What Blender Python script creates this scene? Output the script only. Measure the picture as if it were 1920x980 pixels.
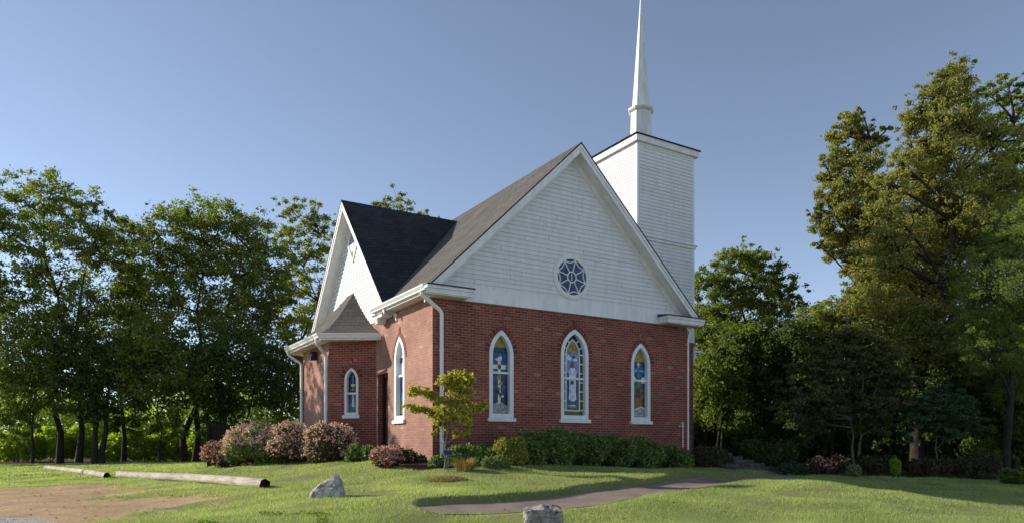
import bpy, bmesh, math, random
import numpy as np
from mathutils import Vector, Matrix
from mathutils.geometry import tessellate_polygon
random.seed(7)
rng = np.random.default_rng(11)
R = math.radians
SC = bpy.context.scene
COL = SC.collection
for o in list(bpy.data.objects):
    bpy.data.objects.remove(o)

# ------------------------------------------------------------------ camera, sky, sun, exposure
E = 1.6                      # eye height above the ground under the photographer
FPX, CXP, HZ = 1332.0, 967.0, 835.0
cam_d = bpy.data.cameras.new('camera')
cam = bpy.data.objects.new('camera', cam_d)
COL.objects.link(cam)
cam.location = (0, 0, E)
cam.rotation_euler = (R(90), 0, 0)
cam_d.sensor_width = 36
cam_d.lens = FPX / 1920 * 36
cam_d.shift_x = -(CXP - 960) / 1920
cam_d.shift_y = (HZ - 490) / 1920
cam_d.clip_end = 3000
SC.camera = cam

PHI, EL = R(46), R(22)     # sun azimuth from the side wall's normal, elevation
U = Vector((.8525, .5227)); V = Vector((-.5227, .8525))     # church axes on the ground
sh = U * (-math.cos(PHI)) + V * math.sin(PHI)
SUN = Vector((sh.x * math.cos(EL), sh.y * math.cos(EL), math.sin(EL))).normalized()

world = bpy.data.worlds.new('World')
SC.world = world
world.use_nodes = True
wn = world.node_tree
sky = wn.nodes.new('ShaderNodeTexSky')
sky.sky_type = 'NISHITA'
sky.sun_disc = False
sky.sun_elevation = EL
sky.sun_rotation = math.atan2(SUN.x, SUN.y)
sky.altitude = 300
sky.air_density = 0.7
sky.dust_density = 0.0
sky.ozone_density = 1.5
hsv = wn.nodes.new('ShaderNodeHueSaturation')
hsv.inputs['Saturation'].default_value = 0.79
wn.links.new(sky.outputs[0], hsv.inputs['Color'])
wn.links.new(hsv.outputs[0], wn.nodes['Background'].inputs[0])
wn.nodes['Background'].inputs[1].default_value = 0.102

sl = bpy.data.lights.new('sun', 'SUN')
sun = bpy.data.objects.new('sun', sl)
COL.objects.link(sun)
sun.rotation_euler = SUN.to_track_quat('Z', 'Y').to_euler()
sun.location = (-30, 10, 30)
sl.energy = 3.7
sl.angle = R(0.5)
sl.color = (1.0, .92, .80)

SC.view_settings.view_transform = 'Standard'
SC.view_settings.look = 'None'
SC.view_settings.exposure = 0.88
SC.view_settings.gamma = 1.0
SC.view_settings.use_curve_mapping = False

# ------------------------------------------------------------------ helpers
def P(px, py, Y):
    """world point seen at a photograph pixel, at depth Y"""
    return Vector(((px - CXP) / FPX * Y, Y, E + (HZ - py) / FPX * Y))

def tag(o, label=None, cat=None, group=None, kind=None):
    if label: o['label'] = label
    if cat: o['category'] = cat
    if group: o['group'] = group
    if kind: o['kind'] = kind
    return o

def empty(name, loc, rz=0):
    o = bpy.data.objects.new(name, None)
    COL.objects.link(o)
    o.location = loc
    o.rotation_euler = (0, 0, rz)
    o.empty_display_size = .3
    return o

class MB:
    """collects polygons with uv and material index, builds ONE mesh"""
    def __init__(s): s.v, s.f, s.uv, s.m = [], [], [], []
    def poly(s, pts, uv=None, m=0):
        i = len(s.v)
        s.v += [tuple(p) for p in pts]
        s.f.append(tuple(range(i, i + len(pts))))
        s.uv.append(uv if uv else [(0, 0)] * len(pts))
        s.m.append(m)
    def box(s, a, b, m=0):
        (x0, y0, z0), (x1, y1, z1) = a, b
        c = [(x0,y0,z0),(x1,y0,z0),(x1,y1,z0),(x0,y1,z0),(x0,y0,z1),(x1,y0,z1),(x1,y1,z1),(x0,y1,z1)]
        s.hexa(c, m)
    def hexa(s, c, m=0):
        for q in ((0,3,2,1),(4,5,6,7),(0,1,5,4),(1,2,6,5),(2,3,7,6),(3,0,4,7)):
            p = [Vector(c[k]) for k in q]
            e1 = (p[1]-p[0]).length; e2 = (p[3]-p[0]).length
            s.poly(p, [(0,0),(e1,0),(e1,e2),(0,e2)], m)
    def tube(s, pts, rad, n=8, m=0, cap=True):
        pts = [Vector(p) for p in pts]
        if not hasattr(rad, '__len__'): rad = [rad] * len(pts)
        rings = []
        d0 = (pts[1]-pts[0]).normalized()
        ref = Vector((0,0,1)) if abs(d0.z) < .8 else Vector((1,0,0))
        L = 0
        for i, p in enumerate(pts):
            if i == 0: d = pts[1]-pts[0]
            elif i == len(pts)-1: d = pts[-1]-pts[-2]
            else: d = (pts[i]-pts[i-1]).normalized() + (pts[i+1]-pts[i]).normalized()
            d = d.normalized() if d.length > 1e-9 else d0
            x = d.cross(ref)
            x = x.normalized() if x.length > 1e-6 else Vector((1,0,0))
            y = d.cross(x).normalized()
            ref = x.cross(d) * -1 if False else ref
            if i: L += (pts[i]-pts[i-1]).length
            rings.append(([p + (x*math.cos(2*math.pi*k/n) + y*math.sin(2*math.pi*k/n))*rad[i] for k in range(n)], L))
        for (r0, l0), (r1, l1) in zip(rings, rings[1:]):
            for k in range(n):
                k2 = (k+1) % n
                s.poly([r0[k], r0[k2], r1[k2], r1[k]], [(k/n,l0),((k+1)/n,l0),((k+1)/n,l1),(k/n,l1)], m)
        if cap:
            s.poly(rings[0][0][::-1], None, m); s.poly(rings[-1][0], None, m)
    def build(s, name, mats, parent=None, smooth=False):
        me = bpy.data.meshes.new(name)
        me.from_pydata(s.v, [], s.f)
        uvl = me.uv_layers.new(name='UVMap')
        flat = [c for f in s.uv for p in f for c in p]
        uvl.data.foreach_set('uv', flat)
        me.polygons.foreach_set('material_index', s.m)
        if smooth: me.polygons.foreach_set('use_smooth', [True]*len(s.f))
        if not isinstance(mats, (list, tuple)): mats = [mats]
        for x in mats: me.materials.append(x)
        bm = bmesh.new(); bm.from_mesh(me)
        bmesh.ops.remove_doubles(bm, verts=bm.verts, dist=1e-5)
        bmesh.ops.recalc_face_normals(bm, faces=bm.faces)
        bm.to_mesh(me); bm.free()
        o = bpy.data.objects.new(name, me)
        COL.objects.link(o)
        if parent: o.parent = parent
        return o

def np_mesh(name, Vn, Fn, mats, parent=None, mi=None, smooth=False):
    me = bpy.data.meshes.new(name)
    k = Fn.shape[1]
    me.vertices.add(len(Vn)); me.vertices.foreach_set('co', Vn.astype(np.float32).ravel())
    me.loops.add(Fn.size); me.loops.foreach_set('vertex_index', Fn.astype(np.int32).ravel())
    me.polygons.add(len(Fn)); me.polygons.foreach_set('loop_start', np.arange(0, Fn.size, k, dtype=np.int32))
    if not isinstance(mats, (list, tuple)): mats = [mats]
    for x in mats: me.materials.append(x)
    if mi is not None: me.polygons.foreach_set('material_index', mi.astype(np.int32))
    me.polygons.foreach_set('use_smooth', np.full(len(Fn), smooth))
    me.update(calc_edges=True)
    me.validate()
    o = bpy.data.objects.new(name, me)
    COL.objects.link(o)
    if parent: o.parent = parent
    return o

# ------------------------------------------------------------------ materials
def mat(name, col=(.5,.5,.5), rough=.6, spec=.3):
    m = bpy.data.materials.new(name); m.use_nodes = True
    b = m.node_tree.nodes['Principled BSDF']
    b.inputs['Base Color'].default_value = (*col, 1)
    b.inputs['Roughness'].default_value = rough
    b.inputs['Specular IOR Level'].default_value = spec
    return m
def nd(m, t, **kw):
    n = m.node_tree.nodes.new(t)
    for k, v in kw.items(): setattr(n, k, v)
    return n
def lk(m, a, b): m.node_tree.links.new(a, b)
def bsdf(m): return m.node_tree.nodes['Principled BSDF']
def ramp(m, fac, stops, interp='LINEAR'):
    r = nd(m, 'ShaderNodeValToRGB'); r.color_ramp.interpolation = interp
    e = r.color_ramp.elements
    while len(e) < len(stops): e.new(.5)
    for el, (p, c) in zip(e, stops): el.position = p; el.color = (*c, 1)
    lk(m, fac, r.inputs[0]); return r
def noise(m, vec, scale, detail=4, rough=.55, dist=0):
    n = nd(m, 'ShaderNodeTexNoise'); n.inputs['Scale'].default_value = scale
    n.inputs['Detail'].default_value = detail; n.inputs['Roughness'].default_value = rough
    n.inputs['Distortion'].default_value = dist
    if vec is not None: lk(m, vec, n.inputs['Vector'])
    return n
def mixc(m, fac, a, b, mode='MIX'):
    n = nd(m, 'ShaderNodeMix', data_type='RGBA', blend_type=mode)
    for s, v in ((n.inputs[0], fac), (n.inputs[6], a), (n.inputs[7], b)):
        if hasattr(v, 'links'): lk(m, v, s)
        elif isinstance(v, (int, float)): s.default_value = v
        else: s.default_value = (*v, 1)
    return n.outputs[2]
def coords(m, kind='Object'):
    return nd(m, 'ShaderNodeTexCoord').outputs[kind]
def bump(m, h, strength=.4, dist=.02):
    b = nd(m, 'ShaderNodeBump'); b.inputs['Strength'].default_value = strength
    b.inputs['Distance'].default_value = dist
    lk(m, h, b.inputs['Height']); lk(m, b.outputs[0], bsdf(m).inputs['Normal'])

def brick_mat(name, c1, c2, mortar, light, bw=.20, rh=.066, odd=.55):
    m = mat(name, rough=.85, spec=.2)
    uv = coords(m, 'UV'); ob = coords(m, 'Object')
    wob = noise(m, ob, 9, 2)
    wv = nd(m, 'ShaderNodeVectorMath', operation='MULTIPLY_ADD')
    lk(m, wob.outputs['Color'], wv.inputs[0]); wv.inputs[1].default_value = (.012,.012,0)
    lk(m, uv, wv.inputs[2])
    b = nd(m, 'ShaderNodeTexBrick'); lk(m, wv.outputs[0], b.inputs['Vector'])
    b.inputs['Scale'].default_value = 1; b.inputs['Brick Width'].default_value = bw
    b.inputs['Row Height'].default_value = rh; b.inputs['Mortar Size'].default_value = .0065
    b.inputs['Mortar Smooth'].default_value = .3; b.inputs['Bias'].default_value = -.1
    b.inputs['Color1'].default_value = (*c1,1); b.inputs['Color2'].default_value = (*c2,1)
    b.inputs['Mortar'].default_value = (*mortar,1)
    # per-brick odd pale and dark bricks
    b2 = nd(m, 'ShaderNodeTexBrick'); lk(m, wv.outputs[0], b2.inputs['Vector'])
    for k in ('Scale','Brick Width','Row Height'): b2.inputs[k].default_value = b.inputs[k].default_value
    b2.inputs['Mortar Size'].default_value = 0; b2.inputs['Bias'].default_value = 0
    b2.inputs['Color1'].default_value = (0,0,0,1); b2.inputs['Color2'].default_value = (1,1,1,1)
    hi = ramp(m, b2.outputs['Color'], [(0,(0,0,0)),(.982,(0,0,0)),(.99,(1,1,1)),(1,(1,1,1))])
    lo = ramp(m, b2.outputs['Color'], [(0,(1,1,1)),(.09,(1,1,1)),(.12,(0,0,0)),(1,(0,0,0))])
    big = noise(m, ob, .9, 5, .6)
    bigr = ramp(m, big.outputs[0], [(.3,(.68,.66,.68)),(.72,(1.2,1.17,1.12))])
    fine = noise(m, ob, 55, 3, .7)
    finer = ramp(m, fine.outputs[0], [(.25,(.70,.70,.70)),(.75,(1.28,1.28,1.28))])
    c = mixc(m, hi.outputs[0], b.outputs['Color'], light)
    sc = nd(m, 'ShaderNodeMath', operation='MULTIPLY'); lk(m, lo.outputs[0], sc.inputs[0]); sc.inputs[1].default_value = odd
    c = mixc(m, sc.outputs[0], c, (.07,.035,.03))
    c = mixc(m, b.outputs['Fac'], c, mortar)
    c = mixc(m, 1.0, c, bigr.outputs[0], 'MULTIPLY')
    c = mixc(m, 1.0, c, finer.outputs[0], 'MULTIPLY')
    # lime bloom and drips
    st = noise(m, ob, 2.2, 6, .7, 1.0)
    str_ = ramp(m, st.outputs[0], [(.60,(0,0,0)),(.76,(.42,.42,.42))])
    c = mixc(m, str_.outputs[0], c, (.46,.36,.32))
    lk(m, c, bsdf(m).inputs['Base Color'])
    inv = nd(m, 'ShaderNodeMath', operation='SUBTRACT'); inv.inputs[0].default_value = 1; lk(m, b.outputs['Fac'], inv.inputs[1])
    add = nd(m, 'ShaderNodeMath', operation='MULTIPLY_ADD'); lk(m, fine.outputs[0], add.inputs[0]); add.inputs[1].default_value = .7; lk(m, inv.outputs[0], add.inputs[2])
    bump(m, add.outputs[0], .9, .008)
    return m

M = {}
M['brick'] = brick_mat('red_brick', (.30,.086,.060), (.195,.056,.042), (.38,.26,.205), (.35,.18,.135))
M['brick_sunlit_worn'] = brick_mat('sunlit_worn_brick', (.375,.195,.15), (.305,.152,.115), (.43,.275,.215), (.44,.29,.23), odd=.2)  # worn brick lightened for the sunlit side: sunlight painted into its colour
M['arch_brick'] = brick_mat('arch_brick', (.235,.068,.05), (.155,.05,.04), (.30,.21,.17), (.2,.1,.08), bw=.075, rh=.22)

def white_mat(name, base=(.80,.80,.79), streak=.16):
    m = mat(name, base, .5, .35)
    ob = coords(m)
    mp = nd(m, 'ShaderNodeMapping'); lk(m, ob, mp.inputs[0]); mp.inputs['Scale'].default_value = (3,3,.5)
    n = noise(m, mp.outputs[0], 2.0, 6, .65)
    d = tuple(x*(1-streak) for x in base)
    r = ramp(m, n.outputs[0], [(.35, d), (.62, base)])
    n2 = noise(m, ob, 40, 3)
    c = mixc(m, .08, r.outputs[0], n2.outputs['Color'], 'MULTIPLY')
    lk(m, c, bsdf(m).inputs['Base Color'])
    return m
M['white'] = white_mat('white_paint')
M['siding'] = white_mat('white_siding', (.745,.75,.745), .09)
_m = M['siding']; _b = bsdf(_m)
_src = _b.inputs['Base Color'].links[0].from_socket
_g = nd(_m, 'ShaderNodeNewGeometry'); _r = ramp(_m, _g.outputs['Random Per Island'], [(0,(.93,.935,.94)),(.5,(.985,.985,.985)),(1,(1,1,1))])
lk(_m, mixc(_m, 1., _src, _r.outputs[0], 'MULTIPLY'), _b.inputs['Base Color'])
M['spire'] = white_mat('spire_metal', (.70,.73,.71), .28)
M['gutter'] = white_mat('gutter_metal', (.82,.82,.80), .08)
bsdf(M['gutter']).inputs['Roughness'].default_value = .35

def shingle_mat(name, c1, c2, dark):
    m = mat(name, rough=.9, spec=.25)
    uv = coords(m, 'UV'); ob = coords(m)
    bsdf(m).inputs['Specular IOR Level'].default_value = .1
    b = nd(m, 'ShaderNodeTexBrick'); lk(m, uv, b.inputs['Vector'])
    b.inputs['Scale'].default_value = 1; b.inputs['Brick Width'].default_value = .30; b.inputs['Row Height'].default_value = .14
    b.inputs['Mortar Size'].default_value = .008; b.inputs['Mortar Smooth'].default_value = .4
    b.inputs['Color1'].default_value = (*c1,1); b.inputs['Color2'].default_value = (*c2,1); b.inputs['Mortar'].default_value = (*dark,1)
    n = noise(m, ob, 1.2, 5, .6); r = ramp(m, n.outputs[0], [(.3,(.8,.8,.8)),(.7,(1.18,1.17,1.14))])
    g = noise(m, ob, 90, 2, .7); gr = ramp(m, g.outputs[0], [(.3,(.75,.75,.75)),(.7,(1.25,1.25,1.25))])
    c = mixc(m, 1., b.outputs['Color'], r.outputs[0], 'MULTIPLY')
    c = mixc(m, 1., c, gr.outputs[0], 'MULTIPLY')
    lk(m, c, bsdf(m).inputs['Base Color'])
    inv = nd(m, 'ShaderNodeMath', operation='SUBTRACT'); inv.inputs[0].default_value = 1; lk(m, b.outputs['Fac'], inv.inputs[1])
    bump(m, inv.outputs[0], .6, .012)
    return m
M['shingle'] = shingle_mat('weathered_shingles', (.128,.119,.11), (.10,.093,.087), (.05,.047,.045))
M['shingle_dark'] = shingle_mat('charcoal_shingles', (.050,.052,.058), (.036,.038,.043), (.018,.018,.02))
M['trim_dark'] = mat('drip_edge', (.035,.035,.038), .5)
M['door'] = mat('dark_brown_door', (.035,.018,.012), .45)
M['iron'] = mat('black_iron', (.02,.02,.02), .5)

def glass_mat(name, c1, c2, scale=14, rough=.25):
    m = mat(name, c1, rough, .5)
    ob = coords(m)
    v = nd(m, 'ShaderNodeTexVoronoi'); v.inputs['Scale'].default_value = scale; lk(m, ob, v.inputs['Vector'])
    n = noise(m, ob, 6, 4)
    f = mixc(m, .5, v.outputs['Color'], n.outputs['Color'])
    bw = nd(m, 'ShaderNodeRGBToBW'); lk(m, f, bw.inputs[0])
    r = ramp(m, bw.outputs[0], [(.3, c1), (.65, c2)])
    lk(m, r.outputs[0], bsdf(m).inputs['Base Color'])
    bsdf(m).inputs['Specular IOR Level'].default_value = .18
    return m
G = {
 'blue': glass_mat('blue_glass', (.015,.04,.14), (.04,.10,.30)),
 'navy': glass_mat('navy_glass', (.012,.022,.055), (.03,.055,.12)),
 'sky': glass_mat('sky_blue_glass', (.08,.17,.42), (.22,.36,.62)),
 'gold': glass_mat('gold_glass', (.20,.17,.025), (.34,.29,.06)),
 'cream': glass_mat('cream_glass', (.55,.52,.36), (.72,.70,.55)),
 'pale': glass_mat('pale_glass', (.48,.54,.62), (.72,.75,.80)),
 'teal': glass_mat('teal_glass', (.03,.13,.16), (.10,.25,.27)),
 'moss': glass_mat('moss_glass', (.045,.055,.02), (.12,.12,.05)),
 'rust': glass_mat('rust_glass', (.16,.05,.02), (.26,.09,.035)),
 'stone': glass_mat('stone_glass', (.16,.20,.19), (.33,.38,.36)),
 'dark': glass_mat('dark_leading', (.015,.016,.018), (.03,.03,.032)),
 'violet': glass_mat('violet_glass', (.18,.13,.30), (.36,.30,.48)),
}
GK = list(G); GM = [G[k] for k in GK]; GI = {k: i for i, k in enumerate(GK)}

def leaf_mat(name, cols, trans=.35, rough=.5, tcol=1.5):
    """random tint per leaf, thin translucent leaf"""
    m = bpy.data.materials.new(name); m.use_nodes = True
    nt = m.node_tree; b = bsdf(m)
    g = nd(m, 'ShaderNodeNewGeometry')
    n = len(cols)
    r = ramp(m, g.outputs['Random Per Island'], [((i+.0)/max(1,n-1), c) for i, c in enumerate(cols)])
    ob = coords(m)
    nz = noise(m, ob, .55, 3)
    nr = ramp(m, nz.outputs[0], [(.3,(.72,.76,.72)),(.7,(1.25,1.2,1.15))])
    c = mixc(m, 1., r.outputs[0], nr.outputs[0], 'MULTIPLY')
    lk(m, c, b.inputs['Base Color'])
    b.inputs['Roughness'].default_value = rough; b.inputs['Specular IOR Level'].default_value = .25
    t = nd(m, 'ShaderNodeBsdfTranslucent')
    tc = mixc(m, 1., c, (tcol*1.05, tcol*1.15, tcol*.55), 'MULTIPLY')
    lk(m, tc, t.inputs['Color'])
    mx = nd(m, 'ShaderNodeMixShader'); mx.inputs[0].default_value = trans
    lk(m, b.outputs[0], mx.inputs[1]); lk(m, t.outputs[0], mx.inputs[2])
    lk(m, mx.outputs[0], nt.nodes['Material Output'].inputs[0])
    return m
L = {
 'mid': leaf_mat('leaf_mid_green', [(.085,.115,.026),(.13,.17,.036),(.18,.215,.05),(.25,.26,.07)], .5),
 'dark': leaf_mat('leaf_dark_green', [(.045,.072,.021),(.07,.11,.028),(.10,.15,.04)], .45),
 'olive': leaf_mat('leaf_olive', [(.12,.15,.036),(.17,.20,.05),(.22,.23,.065),(.28,.25,.08)], .5),
 'vine': leaf_mat('leaf_vine', [(.11,.15,.035),(.19,.20,.05),(.28,.26,.075),(.38,.32,.13)], .45),
 'cedar': leaf_mat('leaf_cedar', [(.11,.15,.036),(.165,.21,.05),(.22,.25,.07)], .4),
 'maple': leaf_mat('leaf_maple', [(.055,.070,.021),(.078,.088,.027),(.11,.10,.033)], .3),
 'umbrella': leaf_mat('leaf_umbrella', [(.03,.07,.03),(.05,.10,.045),(.07,.12,.055)], .3),
 'lime': leaf_mat('leaf_lime', [(.20,.27,.035),(.28,.35,.05),(.35,.41,.07)], .55),
 'sapling': leaf_mat('leaf_sapling', [(.22,.15,.03),(.33,.29,.045),(.42,.38,.06),(.48,.44,.10),(.34,.34,.055)], .45),
 'hedge': leaf_mat('leaf_hedge', [(.06,.115,.03),(.11,.185,.05),(.17,.245,.07),(.27,.32,.12)], .32, .35),
 'shrub_yellow': leaf_mat('leaf_yellow_green', [(.19,.20,.035),(.28,.28,.055),(.37,.33,.08)], .35),
 'shrub_pale': leaf_mat('leaf_pale_green', [(.12,.17,.07),(.18,.24,.10),(.25,.30,.14)], .3),
 'brown': leaf_mat('leaf_brown_green', [(.05,.05,.022),(.08,.07,.032),(.11,.09,.045)], .25),
 'pink': leaf_mat('blossom_pink', [(.62,.29,.27),(.74,.45,.41),(.83,.61,.56),(.86,.73,.68)], .25, .6, 1.0),
 'rose': leaf_mat('blossom_rose', [(.56,.20,.19),(.68,.34,.31),(.76,.52,.46)], .25, .6, 1.0),
 'straw': leaf_mat('blade_straw', [(.22,.16,.06),(.30,.22,.08),(.26,.24,.08)], .3),
 'dry': leaf_mat('blade_dry', [(.26,.18,.085),(.34,.26,.13),(.24,.24,.09)], .3),
 'grass': leaf_mat('grass_blade', [(.24,.32,.11),(.32,.39,.145),(.40,.44,.19),(.48,.475,.26)], .45, .55, 1.2),
 'weed': leaf_mat('weed_leaf', [(.12,.19,.04),(.17,.24,.055),(.22,.28,.075)], .4),
 'litter': leaf_mat('fallen_leaf', [(.09,.055,.03),(.14,.09,.045),(.06,.04,.025)], .15),
}
def bark_mat(name, c1, c2):
    m = mat(name, c1, .9, .15); ob = coords(m)
    mp = nd(m, 'ShaderNodeMapping'); lk(m, ob, mp.inputs[0]); mp.inputs['Scale'].default_value = (6,6,1.2)
    n = noise(m, mp.outputs[0], 4, 5, .7)
    r = ramp(m, n.outputs[0], [(.35,c1),(.7,c2)]); lk(m, r.outputs[0], bsdf(m).inputs['Base Color'])
    bump(m, n.outputs[0], .8, .03)
    return m
M['bark'] = bark_mat('bark', (.022,.018,.014), (.065,.054,.042))
M['bark_grey'] = bark_mat('grey_bark', (.07,.06,.05), (.15,.13,.11))
M['bark_pale'] = bark_mat('pale_bark', (.16,.14,.115), (.32,.29,.25))
def log_mat():
    m = mat('weathered_wood', (.4,.36,.3), .85, .2)
    uv = coords(m, 'UV'); ob = coords(m)
    mp = nd(m, 'ShaderNodeMapping'); lk(m, ob, mp.inputs[0]); mp.inputs['Scale'].default_value = (1.2,14,14)
    n = noise(m, mp.outputs[0], 2.5, 6, .7)
    r = ramp(m, n.outputs[0], [(.28,(.16,.125,.095)),(.45,(.40,.35,.28)),(.72,(.60,.55,.47))])
    n2 = noise(m, ob, 1.1, 4); r2 = ramp(m, n2.outputs[0], [(.35,(.7,.68,.66)),(.65,(1.1,1.1,1.08))])
    c = mixc(m, 1., r.outputs[0], r2.outputs[0], 'MULTIPLY')
    lk(m, c, bsdf(m).inputs['Base Color']); bump(m, n.outputs[0], .7, .012)
    return m
M['log'] = log_mat()
M['log_end'] = bark_mat('rotten_end_grain', (.012,.010,.008), (.05,.04,.032))
def rock_mat(name, a, b, c):
    m = mat(name, b, .9, .2); ob = coords(m)
    n = noise(m, ob, 7, 8, .7, .6); r = ramp(m, n.outputs[0], [(.3,a),(.5,b),(.7,c)])
    v = nd(m, 'ShaderNodeTexVoronoi', feature='DISTANCE_TO_EDGE'); v.inputs['Scale'].default_value = 5
    nn = noise(m, ob, 3, 3); wv = nd(m, 'ShaderNodeVectorMath', operation='MULTIPLY_ADD')
    lk(m, nn.outputs['Color'], wv.inputs[0]); wv.inputs[1].default_value = (.5,.5,.5); lk(m, ob, wv.inputs[2])
    lk(m, wv.outputs[0], v.inputs['Vector'])
    cr = ramp(m, v.outputs[0], [(0,(.35,.33,.31)),(.06,(1,1,1))])
    cc = mixc(m, 1., r.outputs[0], cr.outputs[0], 'MULTIPLY')
    lk(m, cc, bsdf(m).inputs['Base Color'])
    bump(m, n.outputs[0], 1., .05)
    return m
M['rock'] = rock_mat('pale_rock', (.22,.19,.17), (.47,.43,.395), (.66,.63,.59))
M['rock_dark'] = rock_mat('lichen_rock', (.08,.08,.065), (.30,.27,.24), (.48,.43,.39))
M['stone'] = rock_mat('step_stone', (.05,.047,.045), (.09,.086,.083), (.14,.135,.13))

# ------------------------------------------------------------------ terrain
CP = [ # X, depth, height relative to the eye
 (-2.0,17.0,-.35),(-1.4,15.6,-.53),(1.8,18.0,-.50),(4.6,19.6,-.64),(-5.1,18.5,-.48),(-8.0,20.6,-.56),(-7,16.3,-.88),(-8.8,18.2,-.905),(-10.6,20.1,-.925),(-14.7,24.5,-.95),(-17,27.2,-.96),(5.6,22,-.5),(1.5,20,-.4),
 (-11.3,26,-.70),(-8,25,-.62),(-17.5,33,-.86),(-22,37,-.92),(-10,37,-.85),(-34,37,-1.0),
 (-5.1,14.3,-.87),(-12.5,22,-.94),(-21,32,-.98),(-3.2,12,-.88),(-6.8,10.5,-1.14),(-9,13,-1.05),(-12,16,-1.05),(-18,22,-1.1),
 (-2.6,9.5,-1.03),(.4,9.5,-1.12),(-.2,14,-.68),(1.6,15.3,-.66),(0.2,12.6,-.83),
 (-1.16,10.7,-.93),(-.55,11.1,-.93),(.75,12,-.92),(2.13,13.3,-.85),(3.8,15.3,-.80),(5.7,17.6,-.82),(7.4,19.5,-.82),
 (5.19,14.6,-.71),(9.43,13.18,-1.18),(3.45,15.9,-.70),(7.8,19.2,-.85),(10.7,19.5,-.91),(13.3,19,-1.03),(3.55,10,-1.09),(6.6,10.5,-1.14),(2.5,11.5,-.97),
 (-8,6,-1.3),(0,6,-1.32),(8,6,-1.36),(0,0,-1.6),(-12,0,-1.6),(12,0,-1.6),(-30,8,-1.3),(25,8,-1.4),
 (9,28,-.8),(20,30,-1.0),(30,20,-1.2),(10,45,-.9),(-40,60,-1.0),(0,60,-1.0),(40,60,-1.0),(-60,20,-1.3),(60,30,-1.3)]
CPa = np.array(CP, float)
def _tps(d2): return .5*d2*np.log(d2 + 1e-9)
_n = len(CPa); _xy = CPa[:, :2]/10
_K = _tps(((_xy[:,None]-_xy[None])**2).sum(-1)) + np.eye(_n)*.002
_A = np.zeros((_n+3, _n+3)); _A[:_n,:_n] = _K; _A[:_n,_n:] = np.c_[np.ones(_n), _xy]; _A[_n:,:_n] = _A[:_n,_n:].T
_w = np.linalg.solve(_A, np.r_[CPa[:,2], np.zeros(3)])
PATH = np.array([(-1.42,10.52),(-1.0,10.78),(-.3,11.25),(.75,12.0),(2.13,13.35),(3.8,15.3),(5.5,17.3),(6.5,18.6),(7.6,19.8)])
def catmull(pts, k=12):
    out = []
    q = np.vstack([2*pts[0]-pts[1], pts, 2*pts[-1]-pts[-2]])
    for i in range(1, len(q)-2):
        for t in np.linspace(0, 1, k, endpoint=False):
            a, b, c, d = q[i-1], q[i], q[i+1], q[i+2]
            out.append(.5*((2*b)+(-a+c)*t+(2*a-5*b+4*c-d)*t*t+(-a+3*b-3*c+d)*t**3))
    out.append(q[-2]); return np.array(out)
PC = catmull(PATH)
def path_sd(X, Y):
    """signed distance to the path's centre line (positive on the church side)"""
    X = np.asarray(X, float); Y = np.asarray(Y, float)
    best = np.full(X.shape, 1e9); sg = np.ones(X.shape); u = np.zeros(X.shape)
    n = len(PC)
    for i in range(n-1):
        a, b = PC[i], PC[i+1]; d = b-a; l2 = d@d
        t = np.clip(((X-a[0])*d[0]+(Y-a[1])*d[1])/l2, 0, 1)
        dx = X-(a[0]+t*d[0]); dy = Y-(a[1]+t*d[1]); D = np.hypot(dx, dy)
        s = np.sign(d[0]*dy - d[1]*dx)
        k = D < best
        best = np.where(k, D, best); sg = np.where(k, s, sg); u = np.where(k, (i+t)/(n-1), u)
    return best*sg, u
def sst(a, b, x):
    t = np.clip((x-a)/(b-a), 0, 1); return t*t*(3-2*t)
PW = .47
def terrain(X, Y, carve=True):
    X = np.asarray(X, float); Y = np.asarray(Y, float); sh_ = X.shape
    x = np.clip(X.ravel(), -70, 70)/10; y = np.clip(Y.ravel(), -5, 75)/10
    h = np.empty(len(x))
    for s in range(0, len(x), 20000):
        xs, ys = x[s:s+20000], y[s:s+20000]
        d2 = (xs[:,None]-_xy[None,:,0])**2 + (ys[:,None]-_xy[None,:,1])**2
        h[s:s+20000] = _tps(d2)@_w[:_n] + _w[_n] + _w[_n+1]*xs + _w[_n+2]*ys
    h = h.reshape(sh_)
    h = np.clip(h, -2.2, -.2)
    h = h + .025*np.sin(X*1.3+.4*Y)*np.sin(Y*1.1-.3*X) + .012*np.sin(X*3.1+1)*np.sin(Y*2.7)
    if carve:
        near = (np.abs(X-3) < 8) & (np.abs(Y-15) < 8)
        if near.any():
            s, u = path_sd(X[near], Y[near])
            fade = sst(0, .06, u)*(1-sst(.96, 1.0, u)*.5)
            c = np.where(s > 0, 1-sst(PW, PW+.10, s), 1-sst(PW, PW+.45, -s))
            up = sst(PW, PW+.12, s)*(1-sst(.8, 2.4, s))*.10
            h[near] += fade*(up*.75 - .05*c)
    return h + E
def th(x, y): return float(terrain(np.array([x]), np.array([y]))[0])

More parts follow.
